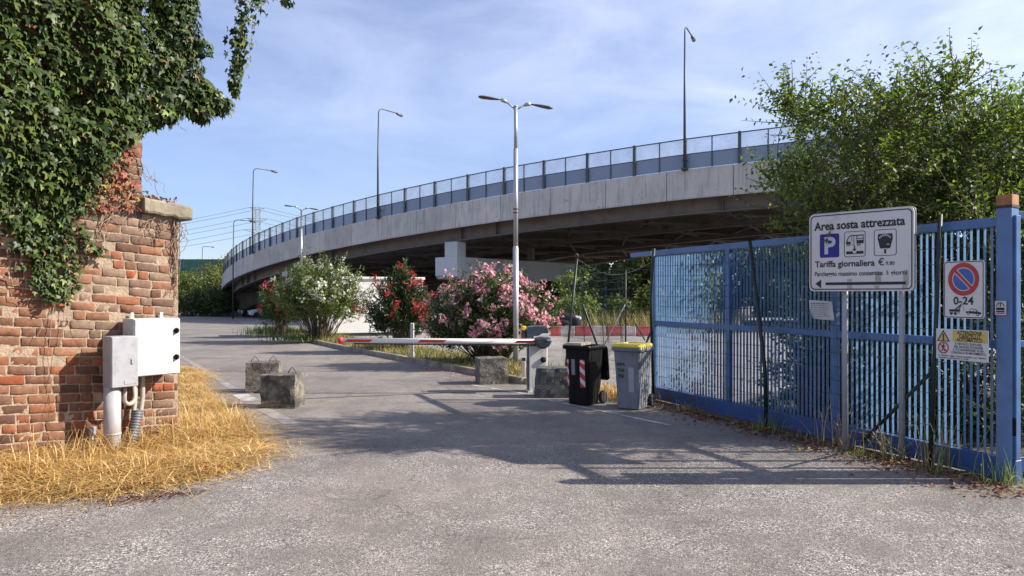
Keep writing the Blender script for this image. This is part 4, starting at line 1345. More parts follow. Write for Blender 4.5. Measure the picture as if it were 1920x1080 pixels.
def wiremesh(a, b_, h0, h1, dv=.05, dh=.15, sag=.02, nrm_=None):
    L_ = (b_ - a).length; d = (b_ - a).normalized(); n_ = nrm_ or Vector((d.y, -d.x, 0))
    m = MB(); nv = int(L_ / dv)
    ph = random.uniform(0, 6)
    def pt(t_, z):
        bow = sag * (math.sin(t_ * 2.1 + ph) + .6 * math.sin(t_ * 3.7 + z * 2 + ph)) 
        dz = -sag * .8 * math.sin(math.pi * (t_ % 2.4) / 2.4) * (z / 2)
        return a + d * t_ + n_ * bow + Vector((0, 0, z + dz))
    for i in range(nv + 1):
        t_ = L_ * i / nv
        pts_ = [pt(t_, h0 + (h1 - h0) * k / 5) for k in range(6)]
        m.tube(pts_, .0015, 3, False)
    nh = int((h1 - h0) / dh)
    for j in range(nh + 1):
        z = h0 + (h1 - h0) * j / nh
        m.tube([pt(L_ * k / 30, z) for k in range(31)], .0030, 3, False)
    m.build('mesh_panel', M_WIRE, wf, recalc=False)
wiremesh(pA, Cb + GD * .4, .12, 2.3)
wiremesh(A2, pA, .1, 2.28, sag=.05)
wiremesh(A2 + Vector((0, .02, 0)), rp, .05, 2.3, dv=.075, dh=.2, sag=.08)
m = MB(); m.smooth = True
sagp = [A2t.lerp(Vector((A2t.x + 1.15, A2t.y - 2.0, 2.28)), i / 12) + Vector((0, 0, -.28 * math.sin(math.pi * i / 12))) for i in range(13)]
m.tube(sagp, .0028, 5); m.build('tension_wire', M_GALV, wf)

# ------------------------------------------------------------------ signs
def rot_z_root(name, p0, p1):
    d = (p1 - p0); return empty(name, Vector((p0.x, p0.y, 0)), math.atan2(d.y, d.x)), d.length
SP0 = Vector((3.29, 8.25, 0)); SP1 = Vector((4.0, 7.42, 0))
sg, SW = rot_z_root('parking_sign', SP0, SP1)
tag(sg, 'large white parking area sign with blue P and black arrow on two grey posts', 'sign')
SB, ST = 1.735, 2.575
SHh = ST - SB; cx_, cz_ = SW / 2, (SB + ST) / 2
p_ = MB(); f0 = Face()
rp_ = f0.rrect(cx_, cz_, SW, SHh, .05)
p_.prism(rp_, -.010, .012, 'y'); p_.build('panel', [M_SIGNW], sg)
b = MB(); b.prism(f0.rrect(cx_ + .004, cz_ + .004, SW + .012, SHh + .012, .05), .013, .02, 'y'); b.build('back_frame', M_SIGNBACK, sg)
Yf = -.0125
f = Face()
f.ring(f.rrect(cx_, cz_, SW - .03, SHh - .03, .05), f.rrect(cx_, cz_, SW - .052, SHh - .052, .042), Yf)
def su(t_): return SW * t_
def sv(t_): return SB + SHh * t_
f.build('border', M_SIGNB, sg, recalc=False)
f = Face(); f.text('Area sosta attrezzata', su(.49), sv(.835), .125, Yf, .0035, width=SW * .87); f.build('lettering', M_SIGNB, sg, recalc=False)
f = Face(); f.text('Tariffa giornaliera', su(.355), sv(.345), .092, Yf, .0022, width=SW * .59); f.build('lettering', M_SIGNB, sg, recalc=False)
f = Face(); f.text('\u20ac', su(.71), sv(.35), .10, Yf, .001); f.build('lettering', M_SIGNB, sg, recalc=False)
f = Face(); f.text('9.80', su(.79), sv(.335), .052, Yf, .0006); f.build('lettering', M_SIGNB, sg, recalc=False)
f = Face(); f.text('Parcheggio massimo consentito', su(.39), sv(.22), .068, Yf, .0012, width=SW * .665); f.build('lettering', M_SIGNB, sg, recalc=False)
f = Face(); f.text('5', su(.765), sv(.22), .055, Yf, .001); f.build('lettering', M_SIGNB, sg, recalc=False)
f = Face(); f.text('giorni', su(.87), sv(.22), .068, Yf, .0012, width=SW * .145); f.build('lettering', M_SIGNB, sg, recalc=False)
f = Face()
f.rect(su(.55), sv(.095), SW * .76, .03, Yf); f.poly([(su(.065), sv(.095)), (su(.125), sv(.095) - .048), (su(.125), sv(.095) + .048)], Yf)
f.build('arrow', M_SIGNB, sg, recalc=False)
f = Face(); f.poly(f.rrect(su(.21), sv(.585), .215, .255, .02), Yf); f.build('blue_square', M_SIGNBL, sg, recalc=False)
M_LETW = pbr('letter_white', (.5, .5, .55), .4, 0, var=.04, bs=0)
f = Face(); f.text('P', su(.21), sv(.575), .25, Yf - .002, .008); f.build('letter', M_LETW, sg, recalc=False)
# camper pictogram
f = Face()
for uc_ in (.46, .745):
    f.ring(f.rrect(su(uc_), sv(.59), .225, .27, .025), f.rrect(su(uc_), sv(.59), .213, .258, .02), Yf)
u_, v_ = su(.46), sv(.59)
f.poly([(u_ - .092, v_ + .022), (u_ - .07, v_ + .075), (u_ - .05, v_ + .095), (u_ + .09, v_ + .095), (u_ + .09, v_ + .085), (u_ - .045, v_ + .085), (u_ - .062, v_ + .07), (u_ - .082, v_ + .022)], Yf)
f.rect(u_ + .055, v_ + .056, .07, .008, Yf); f.rect(u_ + .09, v_ + .06, .007, .06, Yf); f.rect(u_ + .022, v_ + .06, .007, .06, Yf)
f.rect(u_ + .057, v_ + .022, .075, .035, Yf); f.rect(u_ - .067, v_ + .014, .05, .026, Yf); f.rect(u_ - .008, v_ + .04, .006, .1, Yf); f.rect(u_ - .03, v_ + .06, .006, .1 - .04, Yf)
f.rect(u_ - .019, v_ - .008, .03, .006, Yf)
for du in (-.066, .042): f.ring(f.circ(u_ + du, v_ + .0, .019, 18), f.circ(u_ + du, v_ + .0, .011, 18), Yf - .0015)
f.rect(u_ - .002, v_ - .032, .012, .035, Yf); f.poly([(u_ - .024, v_ - .05), (u_ + .020, v_ - .05), (u_ - .002, v_ - .078)], Yf)
f.rect(u_ - .055, v_ - .09, .07, .03, Yf); f.rect(u_ + .055, v_ - .09, .075, .03, Yf); f.rect(u_ - .002, v_ - .102, .05, .008, Yf)
# parking meter pictogram
u_ = su(.745)
f.poly([(u_ - .07, v_ + .09), (u_ + .07, v_ + .09), (u_ + .075, v_ + .04), (u_ + .05, v_ - .06), (u_ - .05, v_ - .06), (u_ - .075, v_ + .04)], Yf)
f.rect(u_, v_ - .09, .02, .045, Yf)
f.build('pictogram', M_SIGNB, sg, recalc=False)
f = Face()
for i in range(7):
    a = R(150 - i * 20); f.poly([(u_ + .056 * math.cos(a) - .004, v_ + .02 + .045 * math.sin(a)), (u_ + .056 * math.cos(a) + .004, v_ + .02 + .045 * math.sin(a)), (u_ + .07 * math.cos(a) * .9 + .006, v_ + .03 + .055 * math.sin(a)), (u_ + .07 * math.cos(a) * .9 - .006, v_ + .03 + .055 * math.sin(a))], Yf - .002)
f.rect(u_ + .03, v_ - .02, .03, .006, Yf - .002)
f.build('pictogram_marks', M_SIGNW, sg, recalc=False)
# tape traces around the arrow
M_TAPE = pbr('tape_trace', (.35, .335, .31), .5, 0, var=.15, scale=25, bs=0)
f = Face()
for a, b_, c_, d_ in ((.41, .06, .055, .05), (.41, .135, .05, .03), (.68, .16, .06, .1), (.67, .05, .05, .03), (.93, .16, .05, .14), (.70, .21, .05, .03), (.92, .06, .05, .05)):
    f.rect(su(a), sv(b_), c_, d_, Yf + .0009)
f.build('tape_trace', M_TAPE, sg, recalc=False)
for t_ in (.338 * 1.09 / 1.09, .871):
    x = SW * t_
    b = MB(); b.smooth = True; b.tube([(x, .052, -.1), (x, .052, ST - .05)], .03, 14); b.build('post', M_GREYPAINT, sg)
    for z in (SB + .12, ST - .14):
        b = MB(); b.box((x, .028, z), (.11, .013, .03)); b.smooth = True; b.tube([(x, .052, z - .018), (x, .052, z + .018)], .034, 14); b.build('clamp', M_GALV, sg)

def gate_sign(name, px0, py0, px1, py1, label, off):
    """root on the fence line behind the sign's middle; returns root, width, z0, z1"""
    pxm = (px0 + px1) / 2
    k = (pxm - 960) / F
    o_ = G0 + GN * off
    # ray meets the vertical plane through o_ along GD
    t_ = (o_.x - k * o_.y) / (k * GD.y - GD.x)
    c_ = o_ + GD * t_
    def hit(px):
        k_ = (px - 960) / F; return (o_.x - k_ * o_.y) / (k_ * GD.y - GD.x)
    W_ = hit(px1) - hit(px0)
    z1 = EYE + (HOR - py0) / F * c_.y; z0 = EYE + (HOR - py1) / F * c_.y
    r_ = empty(name, (c_.x, c_.y, 0), GROT)
    tag(r_, label, 'sign')
    return r_, W_, z0, z1
ns, W_, z0, z1 = gate_sign('no_parking_sign', 1769, 489, 1845, 597, 'white no parking sign with 0-24 and a tow truck picture', FO + .06)
b = MB(); f0 = Face(); zc = (z0 + z1) / 2; H_ = z1 - z0
b.prism(f0.rrect(0, zc, W_, H_, .03), -.004, .004, 'y'); b.build('panel', M_SIGNW, ns)
f = Face(); f.ring(f.rrect(0, zc, W_ - .012, H_ - .012, .026), f.rrect(0, zc, W_ - .026, H_ - .026, .02), -.006); f.build('border', M_SIGNB, ns, recalc=False)
rc = W_ * .385; zc2 = z1 - H_ * .32
f = Face(); f.ring(f.circ(0, zc2, rc), f.circ(0, zc2, rc * .72), -.006)
a = R(135); dx_, dz_ = math.cos(a), math.sin(a); hw = rc * .085
f.poly([(-rc * .74 * -dx_ * 1 + -dz_ * 0 + hw * dz_ * -1 * -1, 0)] and [(rc * .74 * dx_ + hw * dz_, zc2 + rc * .74 * dz_ - hw * dx_), (rc * .74 * dx_ - hw * dz_, zc2 + rc * .74 * dz_ + hw * dx_), (-rc * .74 * dx_ - hw * dz_, zc2 - rc * .74 * dz_ + hw * dx_), (-rc * .74 * dx_ + hw * dz_, zc2 - rc * .74 * dz_ - hw * dx_)], -.0085)
f.build('red_ring', M_SIGNR, ns, recalc=False)
f = Face(); f.ring(f.circ(0, zc2, rc * .715), f.circ(0, zc2, rc * .66), -.006)
hw2 = rc * .14
f.poly([(rc * .68 * dx_ + hw2 * dz_, zc2 + rc * .68 * dz_ - hw2 * dx_), (rc * .68 * dx_ - hw2 * dz_, zc2 + rc * .68 * dz_ + hw2 * dx_), (-rc * .68 * dx_ - hw2 * dz_, zc2 - rc * .68 * dz_ + hw2 * dx_), (-rc * .68 * dx_ + hw2 * dz_, zc2 - rc * .68 * dz_ - hw2 * dx_)], -.0075)
f.build('white_ring', M_LETW, ns, recalc=False)
f = Face(); f.poly(f.circ(0, zc2, rc * .66), -.006); f.build('blue_disc', M_SIGNB2, ns, recalc=False)
f = Face(); f.text('0-24', 0, z0 + H_ * .30, .098, -.006, .0025, width=W_ * .50)
# tow truck and towed car
uz = z0 + H_ * .10
f.rect(-W_ * .22, uz + .018, W_ * .27, .022, -.006); f.rect(-W_ * .22, uz - .004, W_ * .27, .006, -.006)
f.poly([(-W_ * .22, uz + .03), (-W_ * .04, uz + .085), (-W_ * .04, uz + .075), (-W_ * .17, uz + .03)], -.006); f.poly([(-W_ * .12, uz + .03), (-W_ * .05, uz + .085), (-W_ * .04, uz + .08), (-W_ * .09, uz + .03)], -.006)
f.poly([(-W_ * .04, uz + .085), (-W_ * .035, uz + .085), (W_ * .03, uz + .015), (W_ * .025, uz + .012)], -.006)
for u__ in (-.30, -.2): f.poly(f.circ(W_ * u__, uz - .01, .013, 14), -.0065)
f.poly([(W_ * .06, uz + .012), (W_ * .14, uz + .014), (W_ * .19, uz + .04), (W_ * .30, uz + .036), (W_ * .36, uz + .012), (W_ * .43, uz + .004), (W_ * .43, uz - .012), (W_ * .06, uz - .002)], -.006)
for u__, dz in ((.13, -.005), (.35, -.014)): f.poly(f.circ(W_ * u__, uz + dz, .013, 14), -.0065)
f.build('lettering', M_SIGNB, ns, recalc=False)
f = Face(); f.poly([(W_ * .16, uz + .016), (W_ * .2, uz + .034), (W_ * .245, uz + .033), (W_ * .245, uz + .015)], -.0075); f.poly([(W_ * .255, uz + .015), (W_ * .255, uz + .033), (W_ * .29, uz + .031), (W_ * .33, uz + .013)], -.0075)
for u__, dz in ((.13, -.005), (.35, -.014)): f.poly(f.circ(W_ * u__, uz + dz, .006, 10), -.0075)
f.build('car_windows', M_SIGNW, ns, recalc=False)

ws, W_, z0, z1 = gate_sign('warning_sign', 1754, 618, 1852, 676, 'white and yellow automatic gate warning sign below the no parking sign', FO + .055)
H_ = z1 - z0; zc = (z0 + z1) / 2
b = MB(); b.box((0, 0, zc), (W_, .006, H_), ch=.001); b.build('panel', M_SIGNW, ws)
f = Face(); f.rect(W_ * .155, z1 - H_ * .215, W_ * .65, H_ * .37, -.0048); 
f.poly([(-W_ * .47, z1 - H_ * .40), (-W_ * .23, z1 - H_ * .40), (-W_ * .35, z1 - H_ * .05)], -.0048); f.build('yellow_field', M_SIGNY, ws, recalc=False)
f = Face()
tri = [(-W_ * .48, z1 - H_ * .41), (-W_ * .22, z1 - H_ * .41), (-W_ * .35, z1 - H_ * .035)]; tri2 = [(-W_ * .45, z1 - H_ * .385), (-W_ * .25, z1 - H_ * .385), (-W_ * .35, z1 - H_ * .10)]
f.ring(tri, tri2, -.0062); f.rect(-W_ * .35, z1 - H_ * .235, W_ * .028, H_ * .14, -.0062); f.poly(f.circ(-W_ * .35, z1 - H_ * .345, W_ * .018, 12), -.0062)
for i, tx in enumerate(['ATTENZIONE', 'CANCELLO', 'AUTOMATICO']): f.text(tx, W_ * .155, z1 - H_ * (.105 + .115 * i), .047, -.0062, .0012, width=W_ * (.46, .40, .49)[i])
for i, tx in enumerate(['\u00c8 VIETATO SOSTARE', 'NEL RAGGIO D\'AZIONE', 'E ATTRAVERSARE CON', 'CANCELLO IN MOVIMENTO']): f.text(tx, W_ * .13, z1 - H_ * (.47 + .095 * i), .03, -.0062, .0004, width=W_ * (.50, .54, .56, .64)[i])
f.text('si declina ogni responsabilit\u00e0 per danni', 0, z1 - H_ * .875, .022, -.0062, .0002, width=W_ * .9); f.text('causati a persone e cose', -W_ * .15, z1 - H_ * .945, .022, -.0062, .0002, width=W_ * .58)
# walking figure in the ring
cx2, cz2 = -W_ * .35, z1 - H_ * .62
f.poly(f.circ(cx2 + .003, cz2 + .032, .008, 10), -.0062)
for q0, q1, t_ in (((0, .022), (-.002, -.004), .016), ((0, -.004), (-.018, -.034), .009), ((0, -.004), (.017, -.032), .009), ((0, .02), (-.022, .002), .007), ((0, .02), (.022, .008), .007)):
    d_ = Vector((q1[0] - q0[0], q1[1] - q0[1])); n_ = Vector((-d_.y, d_.x)).normalized() * t_ / 2
    f.poly([(cx2 + q0[0] + n_.x, cz2 + q0[1] + n_.y), (cx2 + q0[0] - n_.x, cz2 + q0[1] - n_.y), (cx2 + q1[0] - n_.x, cz2 + q1[1] - n_.y), (cx2 + q1[0] + n_.x, cz2 + q1[1] + n_.y)], -.0062)
f.build('lettering', M_SIGNB, ws, recalc=False)
f = Face(); f.ring(f.circ(cx2, cz2, .056, 28), f.circ(cx2, cz2, .045, 28), -.0068)
f.poly([(cx2 - .036, cz2 + .028), (cx2 - .030, cz2 + .034), (cx2 + .036, cz2 - .028), (cx2 + .030, cz2 - .034)], -.0074); f.build('prohibition_ring', M_SIGNR, ws, recalc=False)

# small sticker on the gate post
stk = empty('sticker', gpst.location, GROT)
tag(stk, 'small white sticker with a dark arched symbol on the tall blue gate post', 'sticker')
zs_ = EYE + (HOR - 577) / F * gpst.location.y
b = MB(); b.box((.065, -.0868, zs_), (.10, .0025, .125)); b.build('backing', M_SIGNW, stk)
f = Face(); f.ring([(.065 + .038 * math.cos(R(a)), zs_ + .012 + .038 * math.sin(R(a))) for a in range(0, 181, 12)], [(.065 + .030 * math.cos(R(a)), zs_ + .012 + .030 * math.sin(R(a))) for a in range(0, 181, 12)], -.0895)
f.rect(.065, zs_ - .008, .076, .022, -.0895); f.rect(.065, zs_ - .032, .076, .012, -.0895); f.rect(.065, zs_ + .026, .01, .03, -.0895)
f.build('symbol', M_SIGNB, stk, recalc=False)
M_SIGNR2 = M_SIGNR
f = Face(); f.rect(.065, zs_ - .048, .076, .008, -.0895); f.build('red_strip', M_SIGNR2, stk, recalc=False)

# paper notice tied on the wire fence
pn, W_, z0, z1 = gate_sign('paper_notice', 1519, 564, 1561, 599, 'crooked sheet of white paper notice tied to the wire fence under the parking sign', FO + .04)
H_ = z1 - z0; zc = (z0 + z1) / 2
b = MB()
K = 8; vs = []; fs = []
for i in range(K + 1):
    for j in range(K + 1):
        s_ = i / K - .5; t_ = j / K - .5
        vs.append((s_ * W_ + (.03 if t_ < 0 else 0) * (-t_) * (1 - s_) * 2, -.003 + .014 * math.sin(5 * s_ + 2 * t_) - .02 * t_ * t_, zc + t_ * H_ - .015 * s_))
for i in range(K):
    for j in range(K):
        fs.append((i * (K + 1) + j, (i + 1) * (K + 1) + j, (i + 1) * (K + 1) + j + 1, i * (K + 1) + j + 1))
b.smooth = True; b.add(vs, fs); o = b.build('sheet', M_PAPER, pn); sm = o.modifiers.new('thick', 'SOLIDIFY'); sm.thickness = .001
f = Face()
rn = random.Random(3)
for i in range(7):
    x = -W_ * .40
    while x < W_ * .36:
        wl_ = rn.uniform(.015, .05)
        if x + wl_ > W_ * .4: break
        f.rect(x + wl_ / 2 + .006 * (i > 3), z1 - H_ * (.14 + .115 * i), wl_, .008 if i else .016, -.026)
        x += wl_ + .010
f.build('writing', M_INK, pn, recalc=False)

# ------------------------------------------------------------------ twin arm lamps on the island
def twin_lamp(p, rz, label):
    root = empty('street_lamp', p, rz)
    tag(root, label, 'street lamp', 'double arm lamps on the planted island')
    H_ = 5.72
    b = MB(); b.smooth = True
    b.tube([(0, 0, 0), (0, 0, 2.6)], .062, 16); b.tube([(0, 0, 2.6), (0, 0, 2.66)], [.062, .05], 16, False); b.tube([(0, 0, 2.64), (0, 0, 4.8)], .05, 16); b.tube([(0, 0, 4.78), (0, 0, H_)], .04, 14); b.tube([(0, 0, H_), (0, 0, H_ + .03)], .045, 14); b.build('pole', M_GALV, root)
    b = MB(); b.smooth = True; b.tube([(0, 0, 3.38), (0, 0, 3.41)], .056, 16); b.tube([(0, 0, 3.46), (0, 0, 3.49)], .056, 16); b.build('band', M_RUST, root)
    for s_ in (-1, 1):
        dz = .05 if s_ < 0 else -.03
        b = MB(); b.smooth = True
        e = (s_ * .20, 0, H_ + (.10 if s_ < 0 else .045))
        b.tube([(0, 0, H_ - .06), e], .02, 8); b.build('arm', M_GALV, root)
        b = MB(); b.smooth = True
        j = (s_ * .33, 0, H_ + (.15 if s_ < 0 else .07))
        b.tube([e, ((e[0] + j[0]) / 2, 0, (e[2] + j[2]) / 2 + .01), j], [.035, .045, .035], 10)
        b.build('joint', M_GALV, root)
        h = MB(); h.smooth = True
        d = Vector((s_, 0, .11 if s_ < 0 else -.16)).normalized()
        pts = [Vector(j) + d * t_ for t_ in (0, .06, .25, .40, .47, .49)]
        rs = [.02, .035, .06, .07, .05, .015]
        M = Matrix.Identity(4)
        # flattened head
        hv = MB(); hv.smooth = True
        hv.tube([(0, 0, t_) for t_ in (0, .06, .22, .40, .47, .50)], [.025, .04, .075, .085, .06, .02], 14, M=Matrix.Scale(.42, 4, (0, 1, 0)))
        zax = d; xax = Vector((0, 1, 0)); yax = zax.cross(xax)
        Mx = Matrix((xax, yax, zax)).transposed().to_4x4(); Mx.translation = Vector(j)
        hv.v = [Mx @ q for q in hv.v]
        hv.build('lamp_head', M_LAMPH, root)
    b = MB(); b.box((0, 0, .02), (.22, .22, .02)); b.build('base_plate', M_RUST, root)
    return root
twin_lamp(gp(967, 697) + Vector((0, 0, .1)), R(6), 'tall grey twin arm lamp standing before the pink oleander')
twin_lamp(gp(565, 619) + Vector((0, 0, .1 + gz(35.5))), R(-4), 'grey twin arm lamp rising behind the white oleander')

# ------------------------------------------------------------------ overpass
OC = Vector((51.3, 124.8, 0)); OR = 93.0
PH = [180, 189, 195, 201, 208, 215.4, 222, 229, 236, 243.4, 250, 258, 270, 285, 300]
HH = [.9, 2.1, 2.9, 3.72, 4.70, 5.68, 6.53, 7.32, 8.05, 8.68, 9.08, 9.4, 9.65, 9.75, 9.8]
def oH(ph): return float(np.interp(ph, PH, HH))
def oP(ph, off, z=0.0):
    """point at angle ph, off metres in from the outer face, z relative to the parapet top"""
    r_ = OR - off
    return Vector((OC.x + r_ * math.cos(R(ph)), OC.y + r_ * math.sin(R(ph)), oH(ph) + z))
OW = 30.0
over = empty('overpass', oP(232.5, 8, 0) * Vector((1, 1, 0)) if False else (oP(232.5, 8).x, oP(232.5, 8).y, 0))
tag(over, 'curving concrete and steel road overpass rising to the right behind the car park', 'overpass')
over_inv = Matrix.Translation(-Vector(over.location))
def obuild(mb, name, mat, bevel=0.0, parent=None):
    mb.v = [over_inv @ v for v in mb.v]
    return mb.build(name, mat, parent or over, bevel)
def sweep(prof, ph0, ph1, step=1.0):
    """closed profile [(off, z)] swept along the arc"""
    n = max(2, int(abs(ph1 - ph0) / step) + 1)
    m = MB(); k = len(prof); vs = []; fs = []
    for i in range(n):
        ph = ph0 + (ph1 - ph0) * i / (n - 1)
        vs += [oP(ph, o_, z) for o_, z in prof]
    for i in range(n - 1):
        for j in range(k):
            fs.append((i * k + j, i * k + (j + 1) % k, (i + 1) * k + (j + 1) % k, (i + 1) * k + j))
    fs += [tuple(range(k)), tuple((n - 1) * k + j for j in range(k))]
    m.add(vs, fs); return m
PH0, PH1 = 184, 292
# fascia in precast lengths with open joints
seg = 2.26
ph = PH0
while ph < PH1:
    q = min(ph + seg, PH1)
    g = .012 / 93 * 57.3 * 1.6
    m = sweep([(0.0, -.06), (.06, 0), (.34, 0), (.36, -1.2), (.36, -1.62), (-.05, -1.68), (-.07, -1.60), (-.02, -1.15)], ph + g, q - g, .6)
    obuild(m, 'parapet', M_CONC)
    ph = q
m = sweep([(.355, -1.0), (OW - .36, -1.0), (OW - .36, -1.32), (.355, -1.32)], PH0, PH1); obuild(m, 'deck', M_CONC)
m = sweep([(OW, -.0), (OW - .3, 0), (OW - .35, -1.65), (OW + .05, -1.65)], PH0, PH1, 2); obuild(m, 'parapet', M_CONC)
M_JOINT = M_SIGNB
GO = [1.25, 10.2, 19.4, 28.6]
for go in GO:
    m = sweep([(go - .02, -1.322), (go + .02, -1.322), (go + .02, -2.36), (go + .30, -2.36), (go + .30, -2.42), (go - .30, -2.42), (go - .30, -2.36), (go - .02, -2.36)], 199, PH1, 1.0); obuild(m, 'girder', M_GIRD)
# web stiffeners and V bracing
for gi, go in enumerate(GO):
    m = MB()
    for ph in np.arange(202, 280, 1.85):
        a = oP(ph, go - .16, -1.34); b_ = oP(ph, go - .16, -2.35)
        if gi == 0 and int(ph * 10) % 3 == 0:
            m = MB(); m.bar(a, b_, .04, .24, up=oP(ph, 0) - oP(ph, 1)); obuild(m, 'stiffener', M_GIRD)
for gi in range(3):
    for ph in np.arange(203, 270, 3.6):
        m = MB()
        a = oP(ph, GO[gi] + .05, -2.1); b_ = oP(ph, GO[gi + 1] - .05, -2.1); c_ = oP(ph + 1.8, (GO[gi] + GO[gi + 1]) / 2, -2.1)
        m.bar(oP(ph + 1.8, GO[gi] + .05, -2.1), oP(ph + 1.8, GO[gi + 1] - .05, -2.1), .16, .14)
        m.bar(a, c_, .13, .12); m.bar(b_, c_, .13, .12)
        m.bar(oP(ph + 3.6, GO[gi] + .05, -2.1), c_, .13, .12); m.bar(oP(ph + 3.6, GO[gi + 1] - .05, -2.1), c_, .13, .12)
        obuild(m, 'cross_brace', M_GIRD)
# piers
for ph in (219, 233.0, 262):
    rad = (oP(ph, 1) - oP(ph, 0)); rad.z = 0; rad.normalize(); tan = Vector((-rad.y, rad.x, 0))
    gb_ = oH(ph) - 2.42
    ct = gb_ - 1.08; cbm = ct - 1.5
    base_p = oP(ph, 0); base_p.z = 0
    pr = empty('pier', base_p - Vector(over.location)); pr.parent = over
    Mx = Matrix((rad, tan, Vector((0, 0, 1)))).transposed().to_4x4()
    Mx.translation = Vector((0, 0, 0))
    b = MB(); b.prism([(.3, ct), (15.3, ct), (15.3, ct - .65), (12.6, cbm), (.55, cbm), (.3, cbm + .25)], -1.0, 1.0, 'y', M=Mx); b.build('cap', M_PIER, pr, bevel=.03)
    zb_ = gz(base_p.y) - .3
    b = MB(); b.prism([(4.3, zb_), (8.9, zb_), (9.6, cbm - .001), (3.6, cbm - .001)], -.85, .85, 'y', M=Mx); b.build('column', M_PIER, pr, bevel=.05)
    for go in GO[:2]:
        b = MB(); b.box((go, 0, (ct + gb_) / 2 - .0), (.9, 1.15, gb_ - ct - .004) if go < 5 else (.4, .5, gb_ - ct - .004), M=Mx); b.build('pedestal', M_PIER if go < 5 else M_GIRD, pr, bevel=.02)  # inner pedestal: deep shade under the deck put into dark colour and slim shape
# abutment and the walled ramp beyond it
m = MB(); a = []
for z0_, z1_ in ((-2.2, 0),):
    for ph in (200.4, 201.2):
        pass
prof = [(.25, -1.33), (OW - .4, -1.33), (OW - .4, -6.5), (.25, -6.5)]
m = sweep(prof, 200.6, 201.6, .5); obuild(m, 'abutment', M_CONC)
m = sweep([(.12, -1.69), (.55, -1.69), (.55, -6.0), (.12, -6.0)], PH0, 200.6, 1.0); obuild(m, 'retaining_wall', M_CONC)
# noise and fall protection railing
rail = empty('railing', (0, 0, 0)); rail.parent = over
RH = 1.72
step = 1.82
phs = list(np.arange(190.6, 288, step))
m = sweep([(.19, .04), (.215, .04), (.215, RH * .50), (.19, RH * .50)], 186, 288, .6); obuild(m, 'panel', M_PANELB, parent=rail)
m = sweep([(.2, RH * .51), (.205, RH * .51), (.205, RH - .03), (.2, RH - .03)], 186, 288, .6); obuild(m, 'mesh_screen', M_VEIL, parent=rail)
m = sweep([(.18, RH - .03), (.24, RH - .03), (.24, RH + .03), (.18, RH + .03)], 186, 288, .6); obuild(m, 'top_rail', M_RAILP, parent=rail)
m = sweep([(.175, RH * .5 - .02), (.235, RH * .5 - .02), (.235, RH * .5 + .025), (.175, RH * .5 + .025)], 186, 288, .6); obuild(m, 'middle_rail', M_RAILP, parent=rail)
for k, ph in enumerate(phs):
    if ph > 262: break
    m = MB(); m.bar(oP(ph, .13, -.25), oP(ph, .15, RH + .05), .16, .16, up=oP(ph, 0) - oP(ph, 1)); obuild(m, 'post', M_RAILP, parent=rail)
for ph in phs:
    if ph > 262: break
    m = MB(); m.bar(oP(ph + step / 2, .17, 0), oP(ph + step / 2, .17, RH), .06, .06, up=oP(ph, 0) - oP(ph, 1)); obuild(m, 'thin_post', M_RAILP, parent=rail)

# ------------------------------------------------------------------ tall single arm lamps
def tall_lamp(p, h, dirv, label, arm=1.75, r0=.085, bracket=True, group='single arm lamps along the overpass'):
    root = empty('street_lamp', p, math.atan2(dirv.y, dirv.x))
    tag(root, label, 'street lamp', group)
    b = MB(); b.smooth = True
    b.tube([(0, 0, 0), (0, 0, h * .5), (.06, 0, h - .45)], [r0, r0 * .78, r0 * .55], 10)
    b.build('pole', M_LAMPG, root)
    b = MB(); b.smooth = True
    pts_ = [(.06, 0, h - .46)]
    for i in range(7):
        a = R(90 * i / 6); pts_.append((.06 + .38 * (1 - math.cos(a)), 0, h - .4 + .36 * math.sin(a)))
    pts_.append((arm, 0, h - .10))
    b.tube(pts_, r0 * .5, 8); b.build('arm', M_LAMPG, root)
    hd = MB(); hd.smooth = True
    hd.tube([(arm - .05, 0, h - .10), (arm + .1, 0, h - .13), (arm + .5, 0, h - .19), (arm + .62, 0, h - .22)], [.05, .10, .12, .04], 10); hd.build('lamp_head', M_LAMPH, root)
    if bracket:
        b = MB(); b.box((.05, 0, .12), (.34, .34, .12), ch=.01); b.box((.08, 0, .62), (.26, .30, .05), ch=.01); b.build('bracket', M_LAMPG, root)
    return root
for ph, lb in ((243.4, 'dark single arm lamp on the overpass parapet, tallest against the sky'),
               (229.0, 'dark single arm lamp on the overpass left of the big twin arm lamp'),
               (215.4, 'dark single arm lamp on the overpass in front of the distant pylon')):
    p = oP(ph, -.12, -.12); d = oP(ph, 1) - oP(ph, 0)
    tall_lamp(p, 8.15, d, lb)
p = Vector((-26.9, 72, gz(72))); tall_lamp(p, 9.6, Vector((1, .25, 0)), 'thin single arm lamp on the ground where the overpass curve disappears', bracket=False, arm=1.5, r0=.075)
p = Vector(((379 - 960) / F * 160, 160, 4.0)); tall_lamp(p, 8.0, Vector((1, .1, 0)), 'small distant single arm lamp behind the green noise barrier', bracket=False, arm=1.9, r0=.11)

# ------------------------------------------------------------------ green noise barrier, pylon
nb = empty('noise_barrier', (-66, 150, -1.28))
tag(nb, 'distant translucent green noise barrier above the far trees', 'noise barrier')
b = MB(); b.box((0, 0, 8.1), (60, .15, 3.9)); b.build('panel', M_BARRIER, nb)
b = MB(); b.box((0, .2, 3.0), (60, 1.2, 6.2)); b.build('base_wall', M_CONC, nb)
for i in range(21):
    b = MB(); b.box((-30 + 3 * i, -.15, 8.1), (.18, .14, 4.0)); b.build('post', M_RAILP, nb)

